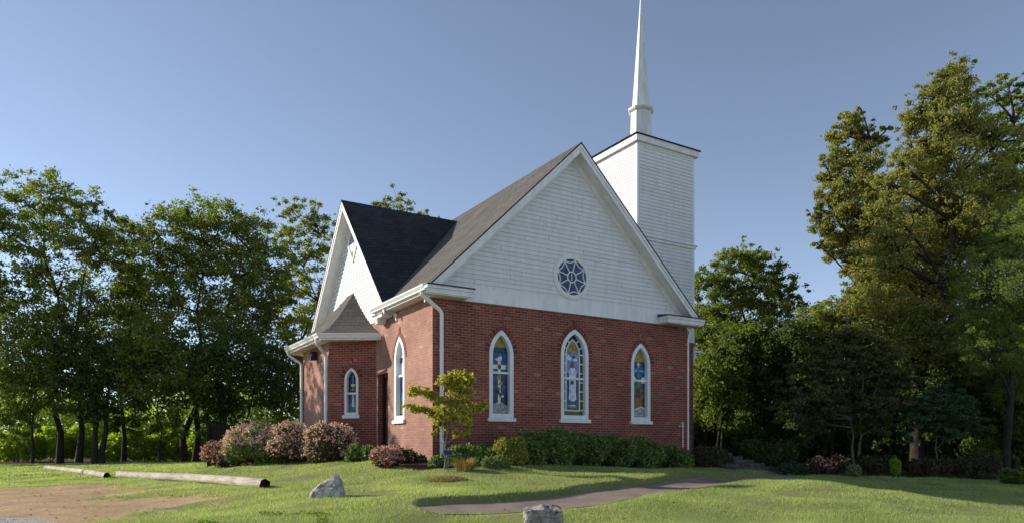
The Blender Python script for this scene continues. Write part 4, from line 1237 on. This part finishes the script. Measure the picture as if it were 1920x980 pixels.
for px, Y, lab, pl, n, sz, lm in (
  (1345, 29, 'shaded tree just behind the right corner downspout', [(1330,640,44),(1375,650,46),(1340,700,48),(1390,710,46),(1330,760,40),(1375,775,40)], 14000, .14, 'mid'),
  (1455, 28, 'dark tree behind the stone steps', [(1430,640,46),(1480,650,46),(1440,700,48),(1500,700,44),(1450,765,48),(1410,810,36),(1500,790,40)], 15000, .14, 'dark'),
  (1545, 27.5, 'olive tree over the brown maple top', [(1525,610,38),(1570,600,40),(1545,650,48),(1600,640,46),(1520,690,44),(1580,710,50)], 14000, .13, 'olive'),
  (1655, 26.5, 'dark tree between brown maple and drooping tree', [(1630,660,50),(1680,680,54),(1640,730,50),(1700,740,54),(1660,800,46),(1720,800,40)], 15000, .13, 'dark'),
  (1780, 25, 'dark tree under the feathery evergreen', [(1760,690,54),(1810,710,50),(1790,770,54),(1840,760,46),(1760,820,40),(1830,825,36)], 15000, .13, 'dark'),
  (1890, 24, 'leafy tree in the bottom right of the wood', [(1870,720,46),(1920,730,54),(1890,780,48),(1940,800,50),(1870,830,36)], 13000, .12, 'mid'),
  (2010, 24, 'tree beyond the right picture edge', [(1990,420,70),(2040,500,80),(1990,560,70),(2030,640,80),(1980,720,70),(2040,780,70)], 12000, .14, 'mid')):
    tree('understory_tree', lab, bx(px, Y), px_lobes(Y, pl), n, sz, lm, trunk_r=.15, stems=((0,0),(.3,.1)), group=GR, clump=.36, fork=.12)
tree('maple_tree', 'brownish spreading maple with a pale forked trunk behind the right lawn', bx(1604,21), px_lobes(21, [
  (1560,650,36),(1610,640,38),(1650,660,36),(1520,690,34),(1580,700,40),(1640,710,40),(1690,700,32),(1495,735,30),(1550,745,38),(1610,750,36),(1665,755,36),(1705,745,26),(1480,775,26),(1530,790,30),(1590,790,26),(1650,795,26)], .35),
  26000, .095, 'maple', bark='bark_grey', trunk_r=.11, stems=((0,0),(.12,.05)), top=1.6, group=GR, clump=.36, flat=.35, fork=.45, per=120)
tree('umbrella_tree', 'small drooping tree with layered green leaves and a thin trunk', bx(1750,20.6), px_lobes(20.6, [
  (1765,738,22),(1735,755,24),(1795,755,24),(1715,785,24),(1760,785,28),(1810,785,24),(1840,800,18),(1700,810,18),(1775,815,22)], .35),
  8500, .13, 'umbrella', bark='bark_grey', trunk_r=.065, top=1.7, group=GR, clump=.36, flat=.3, aspect=.42, fork=.5, per=90)
# low planting along the wood edge
for lab, items, Y, n, sz, lm, bl, bn in (
  ('low leafy hostas beside the stone steps', [(1470,880,11),(1490,878,12),(1505,882,10)], 20.0, 900, .13, 'umbrella', None, 0),
  ('tangled low shrub with pale flower heads left of the maple trunk', [(1530,872,16),(1555,876,13)], 20.2, 1100, .08, 'brown', 'rose', 14),
  ('shaded pink flowering shrub at the foot of the maple', [(1575,868,15),(1560,874,10)], 20.3, 1000, .08, 'brown', 'rose', 12),
  ('round pale grey-green bush under the maple', [(1601,881,13)], 19.9, 900, .07, 'shrub_pale', None, 0),
  ('dark brown brush right of the maple', [(1640,872,18),(1670,870,18),(1620,866,14)], 20.8, 1700, .09, 'brown', None, 0),
  ('yellow-tipped weed between maple and drooping tree', [(1678,868,10),(1680,880,9)], 20.0, 500, .08, 'lime', None, 0),
  ('brown brush below the drooping tree', [(1715,875,16),(1745,876,16),(1770,872,16)], 20.6, 1700, .09, 'brown', None, 0),
  ('dark brush right of the drooping tree', [(1800,874,18),(1830,872,20),(1855,868,20)], 20.6, 1900, .09, 'brown', None, 0),
  ('leafy fern clump at the right end of the wood edge', [(1890,892,16),(1915,895,18),(1940,900,18)], 19.0, 1500, .1, 'mid', None, 0),
  ('dark brush behind the stone steps', [(1440,855,24),(1470,850,26),(1410,845,24)], 22.5, 2200, .1, 'dark', None, 0)):
    shrub('woodland_shrub', lab, items, Y, n, sz, lm, bl, bn, .06, group='low plants along the right wood edge')
# ------------------------------------------------------------------ shrubs round the church
GP = 'pink flowering shrubs left of the church'
shrub('flowering_shrub', 'low rose-pink shrub at the left end of the flowering hedge', [(402,850,20),(425,845,20),(415,858,18),(440,856,16)], 20.6, 3200, .075, 'brown', 'rose', 240, .055, GP, bloom_low=-.2)
shrub('flowering_shrub', 'wide pale pink shrub in front of the dark enclosure', [(455,830,30),(485,826,34),(515,832,30),(440,846,22),(500,848,26)], 20.2, 6500, .075, 'hedge', 'pink', 420, .055, GP, bloom_low=.0)
shrub('flowering_shrub', 'tall pale pink shrub at the apse corner', [(545,828,36),(565,835,32),(530,845,28),(560,850,24)], 19.7, 5200, .075, 'brown', 'pink', 360, .055, GP, bloom_low=.1)
shrub('flowering_shrub', 'tall shrub pink on its left and bright green on top, below the small window', [(605,826,32),(635,828,30),(600,848,26),(640,850,26)], 18.9, 5200, .075, 'brown', 'pink', 230, .055, GP, bloom_low=.1)
shrub('flowering_shrub', 'small rounded rosy shrub standing alone at the lawn edge', [(715,858,18),(738,859,17),(725,866,16)], 16.2, 3000, .055, 'brown', 'rose', 200, .045, GP, bloom_low=.15)
GE = 'green shrubs at the foot of the church walls'
shrub('leafy_shrub', 'dark leafy shrub by the brown side door', [(668,848,17),(690,850,17),(660,858,14)], 18.0, 2300, .07, 'hedge', group=GE)
shrub('leafy_shrub', 'dark sprawling shrub under the tall side window', [(745,852,17),(768,858,16),(790,864,12),(755,864,14)], 16.9, 2600, .06, 'brown', group=GE)
shrub('leafy_shrub', 'pale leafy shrub left of the sapling', [(818,866,13),(832,862,13),(808,872,8)], 15.9, 1500, .06, 'shrub_pale', group=GE)
shrub('leafy_shrub', 'loose leafy shrub behind the blue marker', [(858,852,19),(880,850,18),(868,862,15)], 16.3, 2200, .07, 'hedge', group=GE)
shrub('leafy_shrub', 'dark leafy shrub below the left arched window', [(905,850,18),(925,852,16),(900,864,12)], 16.7, 2000, .07, 'hedge', group=GE)
shrub('leafy_shrub', 'low pale green mound at the lawn edge left of the yellow shrub', [(915,868,13),(935,866,14),(948,872,9)], 15.7, 1700, .055, 'shrub_pale', group=GE)
shrub('leafy_shrub', 'bright yellow-green shrub at the left end of the hedge', [(945,838,20),(968,836,20),(955,852,20),(975,855,16)], 16.6, 3300, .065, 'shrub_yellow', group=GE)
GH = 'clipped hedge shrubs along the front wall'
for lab, items, Y in (
  ('hedge shrub next to the yellow-green one', [(985,832,24),(1010,834,26),(1000,852,26)], 17.3),
  ('hedge shrub left of the middle arched window', [(1040,834,28),(1065,838,26),(1050,856,24)], 17.8),
  ('hedge shrub under the middle arched window', [(1095,838,26),(1120,842,25),(1105,858,22)], 18.4),
  ('hedge shrub midway between middle and right windows', [(1148,844,25),(1172,848,23),(1160,860,20)], 18.9),
  ('hedge shrub under the right arched window', [(1200,848,24),(1225,850,22),(1212,862,19)], 19.4),
  ('hedge shrub at the right end by the downspout', [(1255,854,22),(1280,858,20),(1268,866,16)], 19.9)):
    shrub('hedge_shrub', lab, [(a_, b_ + rng.uniform(-4, 3), c_*rng.uniform(.95, 1.15)) for a_, b_, c_ in items], Y, 5200, .075, 'hedge', group=GH, up=.45, loose=.30)
shrub('leafy_shrub', 'dark brownish shrub past the right corner downspout', [(1318,857,22),(1345,858,22),(1360,866,16)], 20.4, 3600, .07, 'brown', group=GE)

# sapling with tiered branches
tree('sapling', 'small yellow-green sapling in front of the church corner', bx(830,15.6), px_lobes(15.6, [
  (868,702,11),(850,710,12),(882,712,9),(835,716,10),(855,728,11),(872,735,10),(775,732,9),(795,732,9),(812,738,10),(826,745,10),(845,752,11),(866,755,11),(772,762,9),(792,764,10),(812,772,11),(832,778,11),(850,775,11),(872,776,10),(890,768,9),(905,758,8),(818,792,8),(838,795,8),(880,785,9),(856,812,7),(874,808,7),(815,808,5)], .9),
  4000, .085, 'sapling', bark='bark_pale', trunk_r=.027, stems=((0,0),(.03,.01)), top=1.75, clump=.85, flat=.55, grow=1.18, up=.8, per=40, shell=.3, fork=.35, cat='sapling')

# ornamental grasses
def grass_clump(name, label, px, py, Y, n, hgt, spread, lm, cat='grass clump', group=None):
    x, y = bx(px, Y); gz = th(x, y)
    root = empty(name, (x, y, gz)); tag(root, label, cat, group)
    a = rng.uniform(0, 2*np.pi, n); r = spread*np.sqrt(rng.random(n)); b = np.c_[r*np.cos(a), r*np.sin(a), np.zeros(n)-.02]
    out = np.c_[np.cos(a), np.sin(a), np.zeros(n)]
    h = hgt*rng.uniform(.5, 1.1, n)[:,None]
    tip = b + out*h*rng.uniform(.1,.8,n)[:,None] + np.array((0,0,1))*h
    mid = (b+tip)/2 - out*h*.08 + np.array((0,0,1))*h*.1
    sd = np.cross(out, np.array((0,0,1)))*.008
    v = np.stack([b-sd, b+sd, mid+sd*.8, mid-sd*.8, mid-sd*.8, mid+sd*.8, tip+sd*.1, tip-sd*.1], 1).reshape(-1,3)
    quads_obj('blades', v, L[lm], root)
    return root
grass_clump('ornamental_grass', 'straw-yellow tuft of grass right of the blue marker', 872, 878, 15.3, 420, .30, .20, 'straw')
tx, ty = bx(838, 13.9)
dg = empty('dry_grass_mound', (tx, ty, th(tx, ty))); tag(dg, 'flat brown patch of dead grass on the lawn before the sapling', 'grass clump')
n = 5200
a = rng.uniform(0, 2*np.pi, n); r = np.sqrt(rng.random(n)); bx_ = .40*r*np.cos(a); by_ = .22*r*np.sin(a)
bz_ = terrain(bx_+tx, by_+ty) - th(tx, ty) + .06*(1-r**2)
b = np.c_[bx_, by_, bz_-.01]; dr = unit(n)*.5 + np.array((.2,0,.6)); h = rng.uniform(.03,.08,n)[:,None]
sd = np.cross(dr, unit(n)); sd = sd/np.linalg.norm(sd,axis=1,keepdims=True)*.006
quads_obj('blades', np.stack([b-sd, b+sd, b+dr*h+sd*.2, b+dr*h-sd*.2],1).reshape(-1,3), L['dry'], dg)

# ------------------------------------------------------------------ objects on the lawn
def log(name, label, p0, p1, r0, r1, sag=0.0):
    p0, p1 = Vector(p0), Vector(p1); c = (p0+p1)/2; d = (p1-p0); Ln = d.length
    root = empty(name, (c.x, c.y, c.z), math.atan2(d.y, d.x)); tag(root, label, 'log', 'wooden pole logs edging the parking area')
    pitch = math.asin(d.z/Ln)
    N, K = 40, 22; ph = rng.uniform(0, 6)
    mb = MB(); rings = []
    for i in range(N+1):
        t = i/N; x = (t-.5)*Ln; r = r0*(1-t)+r1*t
        ring_ = []
        for k in range(K):
            a = 2*math.pi*k/K
            rr = r*(1 + .035*math.sin(3*a+ph) + .03*math.sin(x*2.1+a*2) + .022*math.sin(x*7+5*a))
            if abs(math.sin(a*2.5+ph)) < .08: rr *= .93      # drying cracks
            jag = (1 if i in (0, N) else 0)*.03*math.sin(a*5+ph)
            ring_.append(Vector((x+jag, rr*math.cos(a), rr*math.sin(a) + x*math.tan(pitch) + .02*math.sin(t*5))))
        rings.append(ring_)
    for i in range(N):
        for k in range(K):
            mb.poly([rings[i][k], rings[i][(k+1)%K], rings[i+1][(k+1)%K], rings[i+1][k]])
    mb.build('shaft', M['log'], root, smooth=True)
    for rg, s in ((rings[0], -1), (rings[-1], 1)):
        e = MB(); cc = sum(rg, Vector())/K
        inner = [cc + (p-cc)*.66 - Vector((s*.09*(1+.4*math.sin(k*1.7)),0,0)) for k, p in enumerate(rg)]
        rim = [p + Vector((s*.006,0,0)) for p in rg]
        for k in range(K): e.poly([rim[k], rim[(k+1)%K], inner[(k+1)%K], inner[k]])
        e.poly(inner); e.build('log_end', M['log_end'], root)
    return root
r_ = .097
a = (-5.05, 14.3); b = (-12.3, 22.0)
log('wooden_log', 'long weathered pole log lying nearest the flowering shrubs, dark hollow end', (*a, th(*a)+r_*.85), (*b, th(*b)+r_*.8), r_+.012, r_)
a = (-12.2, 21.2); b = (-20.5, 31.0)
log('wooden_log', 'second pole log lying farther left beyond the long one', (*a, th(*a)+r_*.85), (*b, th(*b)+r_*.8), r_, r_-.02)

def rock(name, label, x, y, pts, mat_, seed, rough=.035, cuts=5, sub=3):
    """stone: convex hull of hand placed corners, subdivided and roughened"""
    bm = bmesh.new()
    for p in pts: bm.verts.new(p)
    bmesh.ops.convex_hull(bm, input=bm.verts)
    loose = [v for v in bm.verts if not v.link_faces]
    bmesh.ops.delete(bm, geom=loose, context='VERTS')
    for _ in range(sub):
        bmesh.ops.subdivide_edges(bm, edges=bm.edges, cuts=1, use_grid_fill=True, smooth=.12)
        bmesh.ops.triangulate(bm, faces=bm.faces)
    from mathutils import noise as mn
    bm.normal_update()
    off = Vector((seed*3.1, seed*1.7, 0))
    ds = []
    for v in bm.verts:
        p = v.co
        f = mn.ridged_multi_fractal(p*4+off, 1.0, 2.1, 5, 1.0, 2.0)*.6 - .6 + mn.fractal(p*9+off, .8, 2.2, 4)*.5
        ds.append(v.normal*f*rough + Vector(mn.noise_vector(p*5+off))*rough*.5)
    for v, d_ in zip(bm.verts, ds): v.co += d_
    me = bpy.data.meshes.new(name); bm.to_mesh(me); bm.free(); me.materials.append(M[mat_])
    o = bpy.data.objects.new(name, me); COL.objects.link(o); o.location = (x, y, th(x, y))
    tag(o, label, 'rock'); return o
x, y = bx(613, 12.0)
rock('boulder', 'pale jagged boulder peaked on its right, on the open lawn', x, y, [
  (-.28,-.10,-.08),(-.26,.10,-.08),(.24,-.16,-.08),(.26,.16,-.08),(-.27,-.04,.10),(-.20,.12,.12),(-.20,-.12,.10),(.0,.10,.26),(.02,-.08,.24),(.12,.0,.36),(.19,.03,.36),(.25,-.08,.20),(.27,.10,.16),(.17,-.15,.16)], 'rock', 3, .03)
x, y = bx(1018, 9.35)
rock('boulder', 'blocky flat-topped boulder at the bottom edge, split across its top', x, y, [
  (-.22,-.20,-.1),(-.22,.2,-.1),(.23,-.2,-.1),(.22,.2,-.1),(-.235,-.17,.26),(-.20,.16,.30),(.235,-.18,.27),(.21,.15,.31),(0,-.20,.285),(.05,.18,.335),(-.24,-.02,.28),(.24,0,.29)], 'rock_dark', 8, .028)

# little blue marker on a stake
x, y = bx(840.5, 15.25); z = th(x, y)
sg = empty('garden_marker', (x, y, z)); tag(sg, 'small blue plate on a short pale stake beside the sapling', 'marker')
zc_ = P(840.5, 847.5, 15.25).z - z
mb = MB(); mb.box((-.012,-.008,-.1),(.012,.008,zc_)); mb.build('stake', M['bark_pale'], sg)
mb = MB(); mb.hexa([(-.088,-.022,zc_-.052),(.088,-.022,zc_-.052),(.088,-.012,zc_-.052),(-.088,-.012,zc_-.052),(-.088,.0,zc_+.052),(.088,.0,zc_+.052),(.088,.012,zc_+.052),(-.088,.012,zc_+.052)])
mb.build('plate', mat('blue_plate', (.02,.035,.16), .4), sg)

# stone steps climbing to the far side of the church
sx, sy = 6.2, 19.7
st = empty('stone_steps', (sx, sy, th(sx, sy)), math.atan2(U.y, U.x)); tag(st, 'grey stone steps at the end of the path, half hidden by the dark shrub', 'steps')
for k in range(5):
    mb = MB(); zz = -.02+.095*k; w = 1.55-.12*k
    mb.box((-.15, .30*k, zz-.3),(w, .30*k+.36+.02*k, zz+.085+.003*k)); mb.build('step', M['stone'], st)

# dark wooden enclosure behind the flowering shrubs
ex, ey = bx(392, 24.0); en = empty('wooden_enclosure', (ex, ey, th(ex, ey))); tag(en, 'dark board enclosure behind the pink flowering shrubs', 'enclosure')
M['dark_wood'] = bark_mat('dark_boards', (.012,.009,.008), (.035,.026,.022))
zt_ = P(392, 795, 24).z - th(ex, ey)
mb = MB(); k = 0; xx = .0
while xx < 3.3:
    w = .14; mb.box((xx, 0, -.2), (xx+w-.008, .025, zt_+.012*math.sin(xx*9))); xx += w
mb.build('front_boards', M['dark_wood'], en)
mb = MB(); yy = .03
while yy < 2.0:
    mb.box((-.03, yy, -.2), (-.005, yy+.132, zt_-.02+.012*math.sin(yy*7))); yy += .14
mb.build('side_boards', M['dark_wood'], en)
for q in ((-.06,-.04),(3.3,-.04),(-.06,2.0)):
    mb = MB(); mb.box((q[0], q[1], -.3), (q[0]+.09, q[1]+.09, zt_+.05)); mb.build('post', M['dark_wood'], en)

# distant wood closing the view between the trunks
def mass(name, label, n, xr, yr, hf, size, lm):
    X = rng.uniform(*xr, n); Y = rng.uniform(*yr, n); H = hf(X, Y)
    Z = terrain(X, Y, False) + H*rng.random(n)**1.25
    quads_obj(name, leaf_quads(np.c_[X, Y, Z], size, up=.2), L[lm], None)['kind'] = 'stuff'
    o = COL.objects[-1]
    tag(o, label, 'wood')
mass('distant_wood', 'low far-off green wood showing between the left trunks', 110000, (-75,-2), (66,78), lambda X, Y: 6.0+1.6*np.sin(X*.35)+1.0*np.sin(X*.9+1), .34, 'lime')
mass('woodland_brush', 'tangled low brush filling the ground between the right-hand trunks', 45000, (6.5,34), (29.5,31.5), lambda X, Y: 2.6+.8*np.sin(X*.7), .2, 'dark')
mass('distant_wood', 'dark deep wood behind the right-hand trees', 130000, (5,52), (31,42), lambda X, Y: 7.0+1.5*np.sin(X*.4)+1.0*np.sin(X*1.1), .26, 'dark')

# ------------------------------------------------------------------ lawn grass
def lawn(n, xr, yr, h, w, seed):
    r = np.random.default_rng(seed)
    Y = yr[0] + (yr[1]-yr[0])*r.random(n); X = (xr[0]*Y-1.0) + ((xr[1]-xr[0])*Y+2.0)*r.random(n)
    d, g, bd, lt = masks(X, Y)
    s, u = path_sd(X, Y)
    onp = (s < PW-.03-.03*r.random(n)) & (s > -(PW-.05*r.random(n))*np.minimum(1, .05+u*5)) & (u > .004) & (u < .995)
    a, b = to_local(X, Y)
    inch = (a > -.1) & (a < W_+.1) & (b > -.1) & (b < 12) | ((a > -1.3) & (a <= 0) & (b > 3.6) & (b < 9))
    dens = 1 - np.clip(d*1.5-.1, 0, .985) ; dens *= (1-np.clip(g,0,1)); dens *= 1-np.clip(bd*1.2,0,1); dens *= 1-np.clip(lt,0,.93)
    patch = noise2(X, Y, 1.7, 21); dens *= np.clip(.85+.5*patch, .35, 1)
    keep = (r.random(n) < dens) & ~onp & ~inch
    X, Y, patch = X[keep], Y[keep], patch[keep]; m = len(X)
    Z = terrain(X, Y)
    tall = np.clip(1+.9*noise2(X, Y, 3.2, 22)+.3*patch, .35, 2.0)
    H = h*tall*r.uniform(.55, 1.25, m)
    a = r.uniform(0, 2*np.pi, m); ln = r.uniform(.15, .9, m)
    lean = np.c_[np.cos(a)*ln, np.sin(a)*ln, np.ones(m)]
    sdv = np.c_[-np.sin(a+r.normal(size=m)*.5), np.cos(a+r.normal(size=m)*.5), np.zeros(m)]*(w*r.uniform(.6,1.3,m)*(Y/12))[:,None]
    B = np.c_[X, Y, Z-.012]
    T = B + lean*H[:,None]
    Vv = np.stack([B-sdv*.5, B+sdv*.5, T], 1).reshape(-1,3)
    return Vv
gv = np.concatenate([lawn(330000, (-.74,.74), (8.2,13), .046, .0085, 1), lawn(400000, (-.74,.74), (13,21.5), .045, .010, 2), lawn(110000, (-.74,-.12), (21.5,37), .06, .016, 3)])
go = np_mesh('lawn_grass', gv, np.arange(len(gv)).reshape(-1,3), L['grass'])
tag(go, 'short sunlit lawn grass around the church', 'grass', kind='stuff')
# broad-leaved weeds in the near grass
n = 3600; Y = rng.uniform(8.6, 10.3, n); X = (rng.uniform(350, 610, n)-CXP)/FPX*Y
k = noise2(X, Y, 2.4, 31) > .05; X, Y = X[k], Y[k]
quads_obj('lawn_weeds', leaf_quads(np.c_[X, Y, terrain(X, Y)+rng.uniform(.01,.06,len(X))], .045, up=.9, aspect=.7), L['weed'], None)
tag(COL.objects[-1], 'broad-leaved weeds in the near lawn beside the bare dirt', 'weeds', kind='stuff')
# fallen leaves, thinly strewn over dirt and lawn
n = 1100; Y = rng.uniform(9, 22, n); X = rng.uniform(-.74, .74, n)*Y
d, g, bd, lt = masks(X, Y); k = rng.random(n) < (.22+.78*d); X, Y = X[k], Y[k]
quads_obj('fallen_leaves', leaf_quads(np.c_[X, Y, terrain(X, Y)+.03], .06, up=3.), L['litter'], None)
tag(COL.objects[-1], 'dry fallen leaves strewn over dirt and lawn', 'leaves', kind='stuff')
